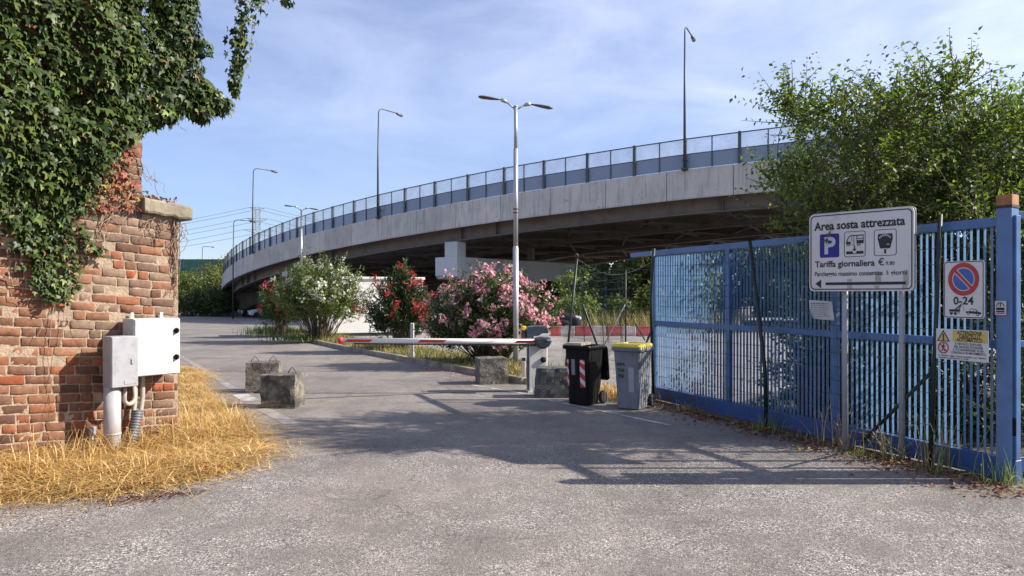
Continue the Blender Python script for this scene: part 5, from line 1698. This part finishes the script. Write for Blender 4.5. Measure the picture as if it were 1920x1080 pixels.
def pylon(p, h, label):
    root = empty('pylon', p, R(12)); tag(root, label, 'pylon')
    b = MB()
    w0, w1 = 3.6, 1.0
    def cor(t_, sx_, sy_):
        w_ = w0 + (w1 - w0) * min(1, t_ / .7) if t_ < .7 else w1
        return Vector((sx_ * w_, sy_ * w_, h * t_))
    lv = [0, .12, .24, .35, .45, .54, .62, .69, .75, .81, .87, .93, .99]
    cs_ = [(-1, -1), (1, -1), (1, 1), (-1, 1)]
    for i in range(len(lv) - 1):
        for k in range(4):
            a = cor(lv[i], *cs_[k]); b2 = cor(lv[i + 1], *cs_[k]); c2 = cor(lv[i + 1], *cs_[(k + 1) % 4]); d2 = cor(lv[i], *cs_[(k + 1) % 4])
            b.bar(a, b2, .22); b.bar(a, c2, .11); b.bar(d2, b2, .11); b.bar(b2, c2, .11)
    b.build('tower', M_PYLON, root)
    ends = []
    for t_, ln in ((.75, 4.6), (.87, 3.6), (.985, 2.6)):
        m = MB()
        for s_ in (-1, 1):
            e = Vector((s_ * ln * 1.3, 0, h * t_))
            for sy_ in (-1, 1):
                m.bar(cor(t_, s_, sy_), e, .14); m.bar(cor(t_ - .035, s_, sy_), e, .11)
            ends.append(e)
        m.build('cross_arm', M_PYLON, root)
    return root, ends
pyl, ends = pylon(Vector(((483 - 960) / F * 330, 330, -1.3)), 42.0, 'tall lattice electricity pylon far behind the overpass')
Mp = Matrix.Translation(pyl.location) @ Matrix.Rotation(R(12), 4, 'Z')
for ei, e in enumerate(ends):
    P0 = Mp @ e
    for dx_, dy_, dz_ in ((-260, 60, -10), (150, -30, -6)):
        m = MB()
        Q = P0 + Vector((dx_, dy_, dz_))
        pts_ = [P0.lerp(Q, i / 24) + Vector((0, 0, -9 * 4 * (i / 24) * (1 - i / 24))) for i in range(25)]
        m.tube(pts_, .07, 4, False)
        tag(m.build('power_cable', M_CABLE), 'thin power cable running ' + ('towards the brick wall' if dx_ < 0 else 'towards the overpass') + ' from the ' + ('lowest', 'middle', 'topmost')[ei // 2] + (' near' if ei % 2 else ' outer') + ' arm of the pylon', 'cable', 'power cables on the pylon')

# ------------------------------------------------------------------ oleanders
def oleander(p, rx, ry, h, nshoot, nleaf, flow_pal, nfl, label, z0=.0, leafpal=None, droop=.15, crown0=.25, fl_side=None, flsize=.045, taper=.12):
    root = empty('oleander_bush', p)
    tag(root, label, 'oleander', 'flowering oleanders on the island')
    leafpal = leafpal or [(.07, .115, .04), (.09, .14, .045), (.055, .09, .035), (.11, .155, .05), (.08, .12, .05)]
    # shoot tips spread over an uneven dome
    th = rng.uniform(0, 2 * math.pi, nshoot)
    cz = rng.uniform(-.55, 1, nshoot)
    rr = rng.uniform(.55, 1.0, nshoot) ** .6
    lump = 1 + .13 * np.sin(3 * th + p.x) + .10 * np.sin(5 * th + 2 * cz * 3 + p.y) + .08 * rng.normal(size=nshoot)
    hz = np.sqrt(np.clip(1 - cz ** 2, 0, 1))
    hc = h * (crown0 + (1 - crown0) * .5); hh = h * (1 - crown0) * .5
    T = np.stack([np.cos(th) * hz * rx * rr * lump, np.sin(th) * hz * ry * rr * lump, hc + cz * hh * rr * lump], 1)
    T[:, :2] *= (1 - taper * np.clip(cz, 0, 1))[:, None]
    T[:, 2] += .12 * h * rng.uniform(0, 1, nshoot) ** 4 * np.clip(cz + .2, 0, 1)
    B = np.stack([T[:, 0] * .18 + .1 * rng.normal(size=nshoot) * rx * .4, T[:, 1] * .18, np.full(nshoot, z0)], 1)
    mid = B * .45 + T * .55; mid[:, 2] = B[:, 2] + (T[:, 2] - B[:, 2]) * .68; mid[:, :2] = B[:, :2] + (T[:, :2] - B[:, :2]) * .5
    # stems (every third, a bush hides the rest)
    stv = MB()
    for i in range(0, nshoot, 4):
        stv.tube([B[i], mid[i], T[i]], [.014, .009, .004], 4, False)
    stv.build('stems', M_BARK, root)
    t_ = rng.uniform(.50, 1.0, (nshoot, nleaf)); a = t_[..., None]
    Pp = ((1 - a) ** 2 * B[:, None] + 2 * a * (1 - a) * mid[:, None] + a ** 2 * T[:, None])
    Pp = Pp + rng.normal(size=Pp.shape) * .035
    axis = nrm((T - mid))[:, None] * np.ones_like(Pp)
    Dd = nrm(axis * .75 + rng.normal(size=Pp.shape) * .65 + np.array([0, 0, .12]))
    Nn_ = rng.normal(size=Pp.shape) * .5 + np.array([0, 0, 1.0])
    n_ = nshoot * nleaf
    leaf_mesh('foliage', Pp.reshape(-1, 3), Dd.reshape(-1, 3), Nn_.reshape(-1, 3), rng.uniform(.11, .20, n_), .17, M_OLEL, root, leafpal, jit=.25)
    # flower heads on the outer, sunward shoots
    score = .55 * np.sin(4.1 * T[:, 0] / rx + 2.3 * T[:, 2]) * np.cos(3.3 * T[:, 2] + 2 * T[:, 1]) + T[:, 0] / rx * .25 + (T[:, 2] - hc) / hh * .35 - T[:, 1] / ry * .45 + rng.uniform(-.7, .7, nshoot)
    if fl_side is not None: score += fl_side(T)
    ids = np.argsort(-score)[:nfl]
    FP = []; FD = []
    for i in ids:
        m_ = rng.integers(4, 17)
        off = rng.normal(size=(m_, 3)) * .055
        out = nrm(T[i] - np.array([0, 0, hc * .8]))
        FP.append(T[i] + off + out * .03); FD.append(out + .7 * rng.normal(size=(m_, 3)))
    FP = np.concatenate(FP); FD = nrm(np.concatenate(FD)); nf = len(FP)
    PV = [(0, 0, 0)]; PT = []
    for k in range(5):
        a = 2 * math.pi * k / 5
        PV += [(.62 * math.cos(a - .42), .62 * math.sin(a - .42), .28), (math.cos(a), math.sin(a), .18), (.62 * math.cos(a + .42), .62 * math.sin(a + .42), .28)]
        j = 1 + 3 * k
        PT += [(0, j, j + 1), (0, j + 1, j + 2)]
    Xa = nrm(np.cross(FD, rand_unit(nf))); Ya = np.cross(FD, Xa)
    V_, T_ = inst(PV, PT, np.stack([Xa, Ya, FD], 2), FP, rng.uniform(.7, 1.2, nf) * flsize)
    pal = np.array(flow_pal); c_ = pal[rng.integers(0, len(pal), nf)] * (1 + .15 * rng.normal(size=(nf, 1))).clip(.6, 1.4)
    np_mesh('blossoms', V_, T_, M_FLOWER, root, col=np.repeat(c_.clip(0, .95), len(PV), 0))
    return root
pinkp = [(.74, .30, .38), (.80, .44, .48), (.68, .21, .32), (.84, .56, .58)]
redp = [(.46, .03, .035), (.52, .06, .06), (.38, .02, .03), (.56, .10, .08)]
whp = [(.70, .70, .56), (.76, .76, .66), (.62, .64, .46)]
crimp = [(.55, .05, .11), (.62, .12, .18), (.48, .03, .06)]
oleander(Vector((-.48, 17.6, .1)), 1.58, 1.15, 2.12, 720, 26, pinkp, 260, 'wide oleander covered in pink flowers behind the barrier boom', crown0=.02)
oleander(Vector((-3.22, 21.6, .1)), 1.0, .9, 2.42, 300, 26, redp, 60, 'dark oleander with red flowers between the white and pink ones', crown0=.06, taper=.45, leafpal=[(.045, .075, .03), (.06, .09, .035), (.07, .10, .04), (.04, .065, .03)])
oleander(Vector((-6.75, 26.2, .1)), 1.72, 1.35, 2.85, 520, 28, whp, 75, 'large bright oleander with white flowers beside the white cabin', crown0=.18, leafpal=[(.13, .17, .05), (.16, .20, .06), (.10, .14, .045), (.18, .22, .08)])
oleander(Vector((-9.1, 29.3, .1)), .85, .8, 2.15, 200, 24, crimp, 55, 'small oleander with crimson flowers at the far end of the island', crown0=.12)

# island weeds, dry tufts, fallen petals
rt = sample_poly(isl, 9000)
blades('island_grass', np.concatenate([rt, np.full((len(rt), 1), .105)], 1) , rng.uniform(.06, .24, len(rt)) * (1 + .5 * vnoise(rt, 1.1, 2)), M_STRAW, [(.30, .24, .09), (.22, .22, .07), (.14, .17, .05), (.36, .27, .11), (.10, .14, .04)], lean=.8, wid=.009)
def grass_clump(c_, r_, h, n, pal, name='green_weeds', wid=.006):
    q = np.array([c_[0], c_[1]]) + rng.normal(size=(n, 2)) * np.array(r_) * .5
    return blades(name, np.concatenate([q, np.full((n, 1), c_[2])], 1), rng.uniform(.4, 1.1, n) * h, M_STRAW, pal, lean=.6, wid=wid)
greenp = [(.16, .24, .05), (.20, .28, .07), (.12, .19, .04), (.24, .27, .09)]
grass_clump((-9.9, 30.6, .1), (.9, 1.5), .45, 900, greenp, wid=.012)
grass_clump((-7.4, 26.2, .1), (1.1, .9), .38, 500, [(.10, .15, .045), (.13, .18, .05)], wid=.012)
n = 420
px_ = rng.uniform(795, 900, n); py_ = 690 + (px_ - 830) * .19 + 3 + np.abs(rng.normal(size=n)) * 6
q = np.array([[gp(a, b_).x, gp(a, b_).y, .018] for a, b_ in zip(px_, py_)])
o = leaf_mesh('fallen_petals', q, np.concatenate([rng.normal(size=(n, 2)), np.zeros((n, 1))], 1), np.tile([0, 0, 1.], (n, 1)) + .2 * rng.normal(size=(n, 3)), rng.uniform(.02, .045, n), .9, M_FLOWER, None, [(.62, .30, .34), (.5, .22, .26), (.6, .42, .40)])
tag(o, kind='stuff')

# weeds, litter and fallen leaves along the gate foot
n = 2400
t_ = rng.uniform(.0, GL + .3, n); o_ = .16 + np.abs(rng.normal(size=n)) * np.interp(t_, [0, 2.5, 5.6], [.16, .24, .30])
q = np.array([list((G0 + GD * a + GN * b_).xy) + [.018] for a, b_ in zip(t_, o_)]); q[:, 2] += rng.uniform(0, .03, n)
o = leaf_mesh('fallen_leaves', q, np.concatenate([rng.normal(size=(n, 2)), .2 * rng.normal(size=(n, 1))], 1), np.tile([0, 0, 1.], (n, 1)) + .5 * rng.normal(size=(n, 3)), rng.uniform(.02, .065, n), .6, M_DEAD, None, [(.20, .11, .055), (.16, .08, .04), (.26, .16, .08), (.12, .07, .04), (.22, .08, .05)])
tag(o, kind='stuff')
drys = [(.36, .26, .12), (.30, .21, .09), (.42, .33, .17)]
for tt_, oo, h, n, pal in ((.35, .25, .22, 50, drys), (1.2, .2, .2, 60, drys), (2.9, .22, .25, 70, greenp), (3.9, .22, .7, 30, drys), (4.05, .2, .5, 20, drys), (4.6, .24, .55, 30, drys), (4.75, .26, .5, 18, greenp), (5.15, .24, .7, 26, drys), (5.2, .22, .8, 24, greenp), (4.4, .42, .12, 60, greenp), (3.4, .3, .16, 50, drys)):
    p = G0 + GD * tt_ + GN * oo
    grass_clump((p.x, p.y, .01), (.22, .22), h, n, pal, 'gate_weeds', .005)
p = gpst.location
grass_clump((p.x - .05, p.y - .16, .01), (.20, .12), .38, 60, [(.20, .30, .10), (.26, .34, .14)], 'gate_weeds', .006)
rt = sample_poly([(.9, 12.3), (2.1, 11.4), (2.2, 12.6), (1.2, 14.0)], 1500)
blades('straw_by_bins', np.concatenate([rt, np.full((len(rt), 1), .01)], 1), rng.uniform(.06, .26, len(rt)), M_STRAW, straw, lean=.9, wid=.006)
grass_clump((.45, 15.2, .1), (.6, .8), .2, 300, straw, 'straw_by_bins')
grass_clump((.55, 12.5, .01), (.25, .2), .5, 16, [(.10, .07, .04)], 'dry_twigs', .006)

# ------------------------------------------------------------------ trees
def tree(name, p, lobes, nshoot, label, cat='tree', shoot=(.5, 1.0), leaf=(.05, .075), lpal=None, spacing=.042, upb=.55, trunk_r=.05, stems=5, group=None, mat=None, lw=.55, wild=.5):
    """lobes: (dx, dy, z, r) relative to p; shoots grow out of the lobes, leaves stand in two ranks along them"""
    root = empty(name, p); tag(root, label, cat, group)
    lpal = lpal or [(.095, .14, .028), (.13, .17, .035), (.065, .105, .025), (.165, .20, .042), (.108, .152, .03)]
    lo_ = np.array(lobes, float)
    wgt = np.maximum(lo_[:, 3], .26) ** 1.8; wgt /= wgt.sum()
    li = rng.choice(len(lo_), nshoot, p=wgt)
    dirs = rand_unit(nshoot); dirs[:, 2] = dirs[:, 2] * .85 + .1
    dirs = nrm(dirs)
    start = lo_[li, :3] + dirs * lo_[li, 3:4] * rng.uniform(.25, .75, (nshoot, 1))
    sd = nrm(dirs + np.array([0, 0, upb]) + wild * rng.normal(size=(nshoot, 3)))
    ln = rng.uniform(*shoot, nshoot) * np.clip(lo_[li, 3] / lo_[:, 3].max(), .62, 1)
    bend = rand_unit(nshoot) * .18
    end = start + sd * ln[:, None] + bend * ln[:, None]
    mid = start + sd * ln[:, None] * .5
    tw = MB()
    for i in range(0, nshoot, 2):
        tw.tube([start[i], mid[i], end[i]], [.009, .006, .002], 3, False)
    # main stems to every lobe
    nl_ = len(lo_)
    for k in range(nl_):
        b0 = Vector((random.gauss(0, .12), random.gauss(0, .12), -.05))
        e = Vector(lo_[k, :3]); mid_ = Vector((e.x * .35, e.y * .35, e.z * .5)) + Vector((random.gauss(0, .12), random.gauss(0, .12), 0))
        if lo_[k, 3] < .3:
            tw.tube([b0, mid_, e], [.016, .010, .003], 5, False); continue
        r_ = trunk_r * (.35 + .5 * lo_[k, 3] / lo_[:, 3].max())
        tw.smooth = True
        tw.tube([b0, mid_, e], [r_, r_ * .65, r_ * .25], 7, False)
        for _ in range(5):
            q = e + Vector(rand_unit(1)[0]) * lo_[k, 3] * .8
            tw.tube([mid_.lerp(e, random.uniform(.4, 1)), mid_.lerp(q, .7), q], [r_ * .3, r_ * .2, .006], 5, False)
        tw.smooth = False
    tw.build('trunk', M_BARK, root, recalc=False)
    k_ = int(np.mean(ln) / spacing)
    t_ = np.tile((np.arange(k_) + .5) / k_, (nshoot, 1)) + rng.normal(size=(nshoot, k_)) * .01
    a = t_[..., None]
    Pp = (1 - a) ** 2 * start[:, None] + 2 * a * (1 - a) * mid[:, None] + a ** 2 * end[:, None]
    ax = nrm(end - start); side = nrm(np.cross(ax, rand_unit(nshoot)))
    sgn = np.where(np.arange(k_) % 2 == 0, 1, -1)[None, :, None]
    Dd = ax[:, None] * .55 + side[:, None] * sgn * .9 + rng.normal(size=Pp.shape) * .28 + np.array([0, 0, -.15])
    Nn_ = np.array([.15, -.1, 1.0]) + rng.normal(size=Pp.shape) * .5
    n_ = nshoot * k_
    keep = rng.uniform(size=n_) < .88
    leaf_mesh('crown', Pp.reshape(-1, 3)[keep], Dd.reshape(-1, 3)[keep], Nn_.reshape(-1, 3)[keep], rng.uniform(leaf[0], leaf[1], n_)[keep], lw, mat or M_LEAF, root, lpal, jit=.28)
    return root

TY = 9.4
def lob(px, py, rpx, Y=TY, base=None):
    Y = Y + random.uniform(-1.25, 1.1)
    q = at(px, py, Y); return (q.x - base.x, q.y - base.y, q.z, rpx / F * Y)
tb = Vector((5.25, 10.2, 0))
def crown(b, lobs):
    """big lobes are broken up into several loose clumps"""
    out = []
    for px, py, r_ in lobs:
        n = 1 if r_ < 45 else 3
        for _ in range(n):
            k = 0 if n == 1 else .62
            out.append(lob(px + random.uniform(-1, 1) * r_ * k, py + random.uniform(-1, 1) * r_ * k, r_ * (1 if n == 1 else .62), base=b))
    return out
L1 = crown(tb, [(1560, 235, 44), (1520, 258, 28), (1495, 225, 22), (1478, 205, 16), (1555, 205, 28), (1500, 345, 46), (1458, 340, 24), (1650, 255, 60), (1665, 195, 28), (1705, 225, 42), (1750, 185, 34), (1620, 330, 90), (1720, 310, 100), (1500, 385, 44), (1560, 395, 70), (1660, 400, 90), (1780, 260, 80)])
tree('tree', tb, L1, 1500, 'tall bushy green tree with airy upright shoots behind the parking sign', shoot=(.5, 1.15), leaf=(.045, .08), lw=.58, spacing=.040, upb=.7)
tb = Vector((7.0, 10.2, 0))
L2 = crown(tb, [(1800, 168, 32), (1850, 235, 46), (1900, 258, 58), (1830, 330, 100), (1900, 380, 100), (1780, 400, 100), (1960, 300, 100), (1990, 420, 110), (1950, 245, 44)])
tree('tree', tb, L2, 1350, 'green tree at the right edge behind the blue gate post', shoot=(.5, 1.1), leaf=(.045, .08), lw=.58, spacing=.040, upb=.7)
darkp = [(.045, .075, .022), (.06, .095, .026), (.035, .06, .02), (.075, .105, .03)]
for px, Y, h, n, lb in ((1530, 10.6, 1.5, 380, 'low shrub behind the red planter inside the blue gate'), (1600, 10.0, 2.0, 560, 'dense low shrub behind the blue gate under the parking sign'), (1680, 9.3, 2.1, 600, 'dense shrub inside the blue gate between the grey sign posts and the no parking sign'), (1760, 9.0, 2.3, 640, 'dense shrub inside the blue gate behind the no parking sign'), (1850, 8.8, 2.3, 560, 'dense shrub behind the blue gate next to its tall post'), (1960, 9.2, 2.4, 420, 'dense shrub behind the blue fence panel at the right edge')):
    q = Vector(((px - 960) / F * Y, Y, 0))
    lb_ = [(random.gauss(0, .3), random.gauss(0, .22), h * t_, .46 + .15 * random.random()) for t_ in (.08, .2, .35, .5, .65, .8, .9)]
    tree('shrub', q, lb_, n, lb, 'shrub', shoot=(.3, .6), lpal=darkp, trunk_r=.03, upb=.3, group='shrubs behind the blue gate', leaf=(.055, .09))

def far_tree(p, h, rx, label, n=2600, pal=None, leaf=(.22, .42), group=None, ry=None, low=.12, name='tree', cat='tree'):
    root = empty(name, p); tag(root, label, cat, group)
    pal = pal or [(.06, .09, .03), (.08, .115, .035), (.045, .07, .025), (.10, .13, .04)]
    nl_ = 11
    C_ = np.stack([rng.normal(size=nl_) * rx * .42, rng.normal(size=nl_) * (ry or rx) * .4, h * rng.uniform(low + .12, .84, nl_)], 1)
    r_ = rng.uniform(.26, .46, nl_) * rx
    b = MB(); b.smooth = True
    b.tube([(0, 0, -.3), (.05, .05, h * .35), (0, .1, h * .7)], [.05 * h * .45, .03 * h * .5, .01 * h], 7)
    for k in range(nl_):
        b.tube([(0, 0, h * .25), (C_[k, 0] * .5, C_[k, 1] * .5, C_[k, 2] * .75), tuple(C_[k])], [.012 * h, .008 * h, .004 * h], 5, False)
    b.build('trunk', M_BARK, root)
    li = rng.integers(0, nl_, n)
    d = rand_unit(n); P_ = C_[li] + d * (r_[li] * rng.uniform(.5, 1.12, n))[:, None]
    P_[:, 2] = np.maximum(P_[:, 2], .1)
    leaf_mesh('crown', P_, rand_unit(n) + d * .4, d + np.array([0, 0, .7]) + .5 * rng.normal(size=(n, 3)), rng.uniform(*leaf, n), .6, M_LEAF, root, pal, jit=.3)
    return root
yg = [(.10, .135, .03), (.13, .155, .035), (.08, .115, .03), (.16, .165, .04)]
for px, Y, h, rx, pal, lb in ((346, 102, 7.0, 3.4, yg, 'leftmost bushy tree of the far row under the green noise barrier'), (372, 106, 6.8, 3.4, yg, 'second tree from the left in the far row under the noise barrier'), (400, 104, 7.0, 3.2, yg, 'middle yellow-green tree of the far row under the noise barrier'),
                             (424, 108, 9.6, 3.0, [(.14, .13, .03), (.11, .13, .03), (.16, .15, .04)], 'tallest brownish green tree next to the far end of the overpass'), (300, 100, 7.0, 3.6, yg, 'far tree half hidden behind the end of the brick wall'),
                             (458, 120, 11.3, 2.4, None, 'dark tree top showing above the far overpass railing')):
    far_tree(Vector(((px - 960) / F * Y, Y, gz(Y))), h, rx, lb, pal=pal, group='far trees beside the overpass')
for px, Y, h, rx, lb in ((350, 92, 3.6, 3.0, 'dark low bush at the far road edge nearest the brick wall'), (385, 90, 3.2, 2.6, 'dark low bush in the middle of the far road edge'), (415, 88, 3.8, 2.6, 'dark low bush at the far road edge by the overpass end')):
    far_tree(Vector(((px - 960) / F * Y, Y, gz(Y))), h, rx, lb, pal=darkp, n=1800, name='bush', cat='bush', group='far road edge bushes', low=.0)
# tree belt behind the car park and the overpass
random.seed(11)
k = 0
belt = [(1075, 58, 8.0), (1130, 60, 8.5), (1185, 57, 7.5), (1240, 61, 9), (1300, 57, 8), (1360, 62, 9), (1425, 60, 8.5), (1490, 58, 8), (1560, 63, 9), (1640, 60, 9), (1720, 62, 9.5), (1800, 60, 9), (1880, 62, 9), (1020, 64, 8.5), (960, 70, 8.5), (890, 74, 8), (1100, 72, 9), (1215, 74, 9.5), (1330, 73, 9.5), (1460, 75, 10), (1600, 74, 10)]
names_ = ['left end of', 'left part of']
for i, (px, Y, h) in enumerate(sorted(belt)):
    Y = Y + 25; h = h * 1.15
    far_tree(Vector(((px - 960) / F * Y, Y, gz(Y))), h, 4.0, 'green tree in the dense belt beyond the car park under the overpass', n=4200, leaf=(.36, .7), group='tree belt beyond the car park', pal=None if i % 3 else yg, low=-.08)
for px, Y, h, lb in ((1066, 38.5, 3.7, 'light green sapling left of the wire fence post beyond the car park'), (1095, 37, 1.7, 'leafy bush beyond the red and white barrier'), (1165, 38, 1.9, 'second leafy bush beyond the barrier near the rear fence post')):
    far_tree(Vector(((px - 960) / F * Y, Y, gz(Y))), h, 1.1, lb, n=1300, pal=[(.14, .18, .045), (.17, .21, .05), (.11, .15, .04)], leaf=(.12, .22), name='bush', cat='bush', low=.0)
# tall dry weeds behind the barrier
rt = sample_poly([(0, 33.5), (10, 32.5), (16, 52), (-4, 52)], 9000)
blades('tall_weeds', np.concatenate([rt, np.array([[gz(y)] for y in rt[:, 1]])], 1), rng.uniform(.5, 1.3, len(rt)), M_STRAW, [(.22, .22, .07), (.30, .25, .10), (.16, .19, .05), (.34, .28, .12)], lean=.35, wid=.03, segs=3)

# ------------------------------------------------------------------ red and white barrier blocks, planter, cabin, cars
M_GREYW = pbr('greyed_white', (.30, .27, .26), .7, 0, var=.25, scale=6, bs=.05, dirt=(.30, .06, .05), dscale=4, damt=.4)
for i in range(9):
    x = 1.0 + i * .62
    r_ = empty('barrier_block', (x, 30.2 + .02 * i, gz(30.2) + .018), R(1.5))
    tag(r_, ('first', 'second', 'third', 'fourth', 'fifth')[i // 2] + (' red' if i % 2 else ' white') + ' barrier block from the black car in the row across the lot', 'barrier', 'red and white barrier row')
    b = MB(); b.prism([(-.17, 0), (.17, 0), (.15, .12), (.09, .30), (.07, .40), (-.07, .40), (-.09, .30), (-.15, .12)], -.305, .305, 'x')
    b.build('shell', M_REDF if i % 2 else M_GREYW, r_, bevel=.02)
    b = MB(); b.box((0, 0, .408), (.2, .08, .02), ch=.004); b.build('filler_cap', M_REDF if i % 2 else M_GREYW, r_)
q = Vector(((1541 - 960) / F * 10.6, 10.6, .022))
pl = empty('planter', q, R(15)); tag(pl, 'dark red box planter behind the blue gate by the parking sign post', 'planter')
M_PLANT = pbr('planter_red', (.20, .02, .035), .55, 0, var=.2, scale=4, bs=.05)
b = MB(); b.prism([(-.24, 0), (.24, 0), (.27, .62), (-.27, .62)], -.24, .24, 'y'); b.build('tub', M_PLANT, pl, bevel=.015)
b = MB(); b.box((0, 0, .63), (.60, .54, .05), ch=.008); b.build('rim', M_PLANT, pl)
n = 500; d = rand_unit(n); d[:, 2] = np.abs(d[:, 2])
leaf_mesh('plant', d * rng.uniform(.1, .36, (n, 1)) + np.array([0, 0, .66]), d + .6 * rng.normal(size=(n, 3)), rand_unit(n) + np.array([0, 0, 1]), rng.uniform(.05, .1, n), .55, M_LEAFG, pl, darkp)

cbn = empty('site_cabin', Vector((-5.75, 30.3, gz(30) + .018)), R(22)); tag(cbn, 'plain white cabin box with a roof lip behind the white oleander', 'cabin')
M_CABIN = pbr('cabin_white', (.66, .63, .585), .5, 0, var=.05, scale=1.2, bs=.02, dirt=(.5, .47, .42), dscale=1.5, damt=.22)
b = MB(); b.box((0, 1.0, 1.2), (4.4, 2.0, 2.16), ch=.02); b.build('body', M_CABIN, cbn)
b = MB(); b.box((0, 1.0, 2.34), (4.54, 2.14, .11), ch=.015); b.build('roof', M_CABIN, cbn)
b = MB(); b.box((0, 1.0, .07), (4.3, 1.9, .13)); b.build('base_frame', M_DARKP, cbn)
b = MB(); b.box((1.6, -.012, 1.06), (.85, .03, 1.8), ch=.006); b.build('door', M_CABIN, cbn)
for x in (-1.3, .0, 1.3):
    b = MB(); b.box((x, -.004, 1.12), (.02, .012, 1.96)); b.build('seam', M_CABIN, cbn)

def car(p, rz, paint, label, proto={}):
    root = empty('parked_car', p, rz); tag(root, label, 'car', 'parked cars')
    # x forward, length 4.1, width 1.74
    prof = [(-2.0, .38), (-2.03, .62), (-1.98, .92), (-1.55, .98), (1.0, .95), (1.75, .84), (2.02, .66), (2.05, .40), (1.9, .28), (-1.85, .28)]
    b = MB(); n = len(prof); vs = []; fs = []
    secs = [(-.87, .86), (-.80, .97), (-.4, 1.0), (.4, 1.0), (.80, .97), (.87, .86)]
    for y, k in secs:
        for x, z in prof: vs.append((x * (.5 + .5 * k if k < .9 else k) if abs(x) > 1.5 else x, y, .62 + (z - .62) * (k if k < .9 else 1)))
    for i in range(len(secs) - 1):
        for j in range(n): fs.append((i * n + j, i * n + (j + 1) % n, (i + 1) * n + (j + 1) % n, (i + 1) * n + j))
    fs += [tuple(range(n)), tuple((len(secs) - 1) * n + j for j in range(n))]
    b.smooth = False; b.add(vs, fs); b.build('body', paint, root, bevel=.05)
    roof = [(-1.85, .93), (-1.55, 1.36), (-.9, 1.47), (.1, 1.46), (1.05, .93)]
    def gh(sc, y0, top): 
        m = MB(); vs = []; k = len(roof)
        for s_ in (-1, 1):
            for x, z in roof: vs.append((x * sc, s_ * (y0 - (z - .93) * .26), z * top))
        fs = [tuple(range(k)), tuple(range(k, 2 * k))[::-1]] + [(j, (j + 1) % k, k + (j + 1) % k, k + j) for j in range(k)]
        m.add(vs, fs); return m
    gh(1.0, .80, 1.0).build('windows', M_GLASS, root)
    m = MB(); m.prism([(-1.66, 1.34), (-.92, 1.485), (.12, 1.475), (.32, 1.38), (.1, 1.44), (-.9, 1.45), (-1.55, 1.32)], -.68, .68, 'y'); m.build('roof', paint, root, bevel=.02)
    for s_ in (-1, 1):
        m = MB()
        for (x0, z0), (x1, z1) in (((1.02, .95), (.12, 1.46)), ((-.35, .95), (-.38, 1.47)), ((-1.80, .95), (-1.52, 1.37))):
            m.bar((x0, s_ * .805, z0), (x1, s_ * (.805 - (z1 - .93) * .26), z1), .07, .03)
        m.build('pillar', paint, root)
        m = MB(); m.box((.75, s_ * .95, 1.0), (.12, .18, .13), ch=.03); m.build('mirror', paint, root)
        m = MB(); m.box((1.90, s_ * .62, .70), (.28, .34, .15), ch=.04); m.build('headlight', M_HEADL, root)
        m = MB(); m.box((-1.97, s_ * .66, .80), (.12, .26, .2), ch=.03); m.build('tail_light', M_RED, root)
        for x in (1.28, -1.28):
            w_ = empty('wheel', (x, s_ * .80, .31)); w_.parent = root
            M = Matrix.Rotation(R(90), 4, 'X')
            m = MB(); m.smooth = True; m.lathe([(.20, -.10), (.30, -.10), (.315, -.07), (.315, .07), (.30, .10), (.20, .10)], n=22, M=M); m.build('tyre', M_TYRE, w_)
            m = MB(); m.smooth = True; m.lathe([(.205, -.095), (.19, -.08), (.05, -.085), (.05, .085), (.19, .08), (.205, .095)], n=18, M=M); m.build('rim', M_RIM, w_)
    m = MB(); m.box((2.03, 0, .50), (.06, 1.0, .16), ch=.02); m.build('grille', M_DARKP, root)
    return root
car(Vector((.95, 33.0, gz(33) + .02)), R(0), M_CARD, 'black parked car with its nose showing beside the pink oleander')
p = at(503, 596, 80); car(Vector((p.x, 80, gz(80) + .015)), R(205), M_CARW, 'white parked car under the overpass behind the crimson oleander')
p = at(486, 596, 84); car(Vector((p.x - .3, 84.5, gz(84) + .015)), R(215), M_CARD, 'dark parked car in the shade left of the white one under the overpass')
car(Vector((-5.4, 41.0, gz(41) + .02)), R(10), M_CARW, 'white parked car glimpsed between the red and pink oleanders')
# pale ramp wall at the far road edge
lw = empty('low_wall', Vector(((383 - 960) / F * 95, 95, gz(95) + 2.0)), R(6)); tag(lw, 'pale sloping concrete ramp wall among the far bushes', 'wall')
b = MB(); b.prism([(-2.2, -3.2), (2.2, -3.2), (2.2, .9), (-2.2, -.5)], -.15, .15, 'y'); b.build('panel', M_CONC, lw)
b = MB(); b.prism([(-2.25, -.49), (2.25, .915), (2.25, 1.05), (-2.25, -.36)], -.2, .2, 'y'); b.build('coping', M_PIER, lw)
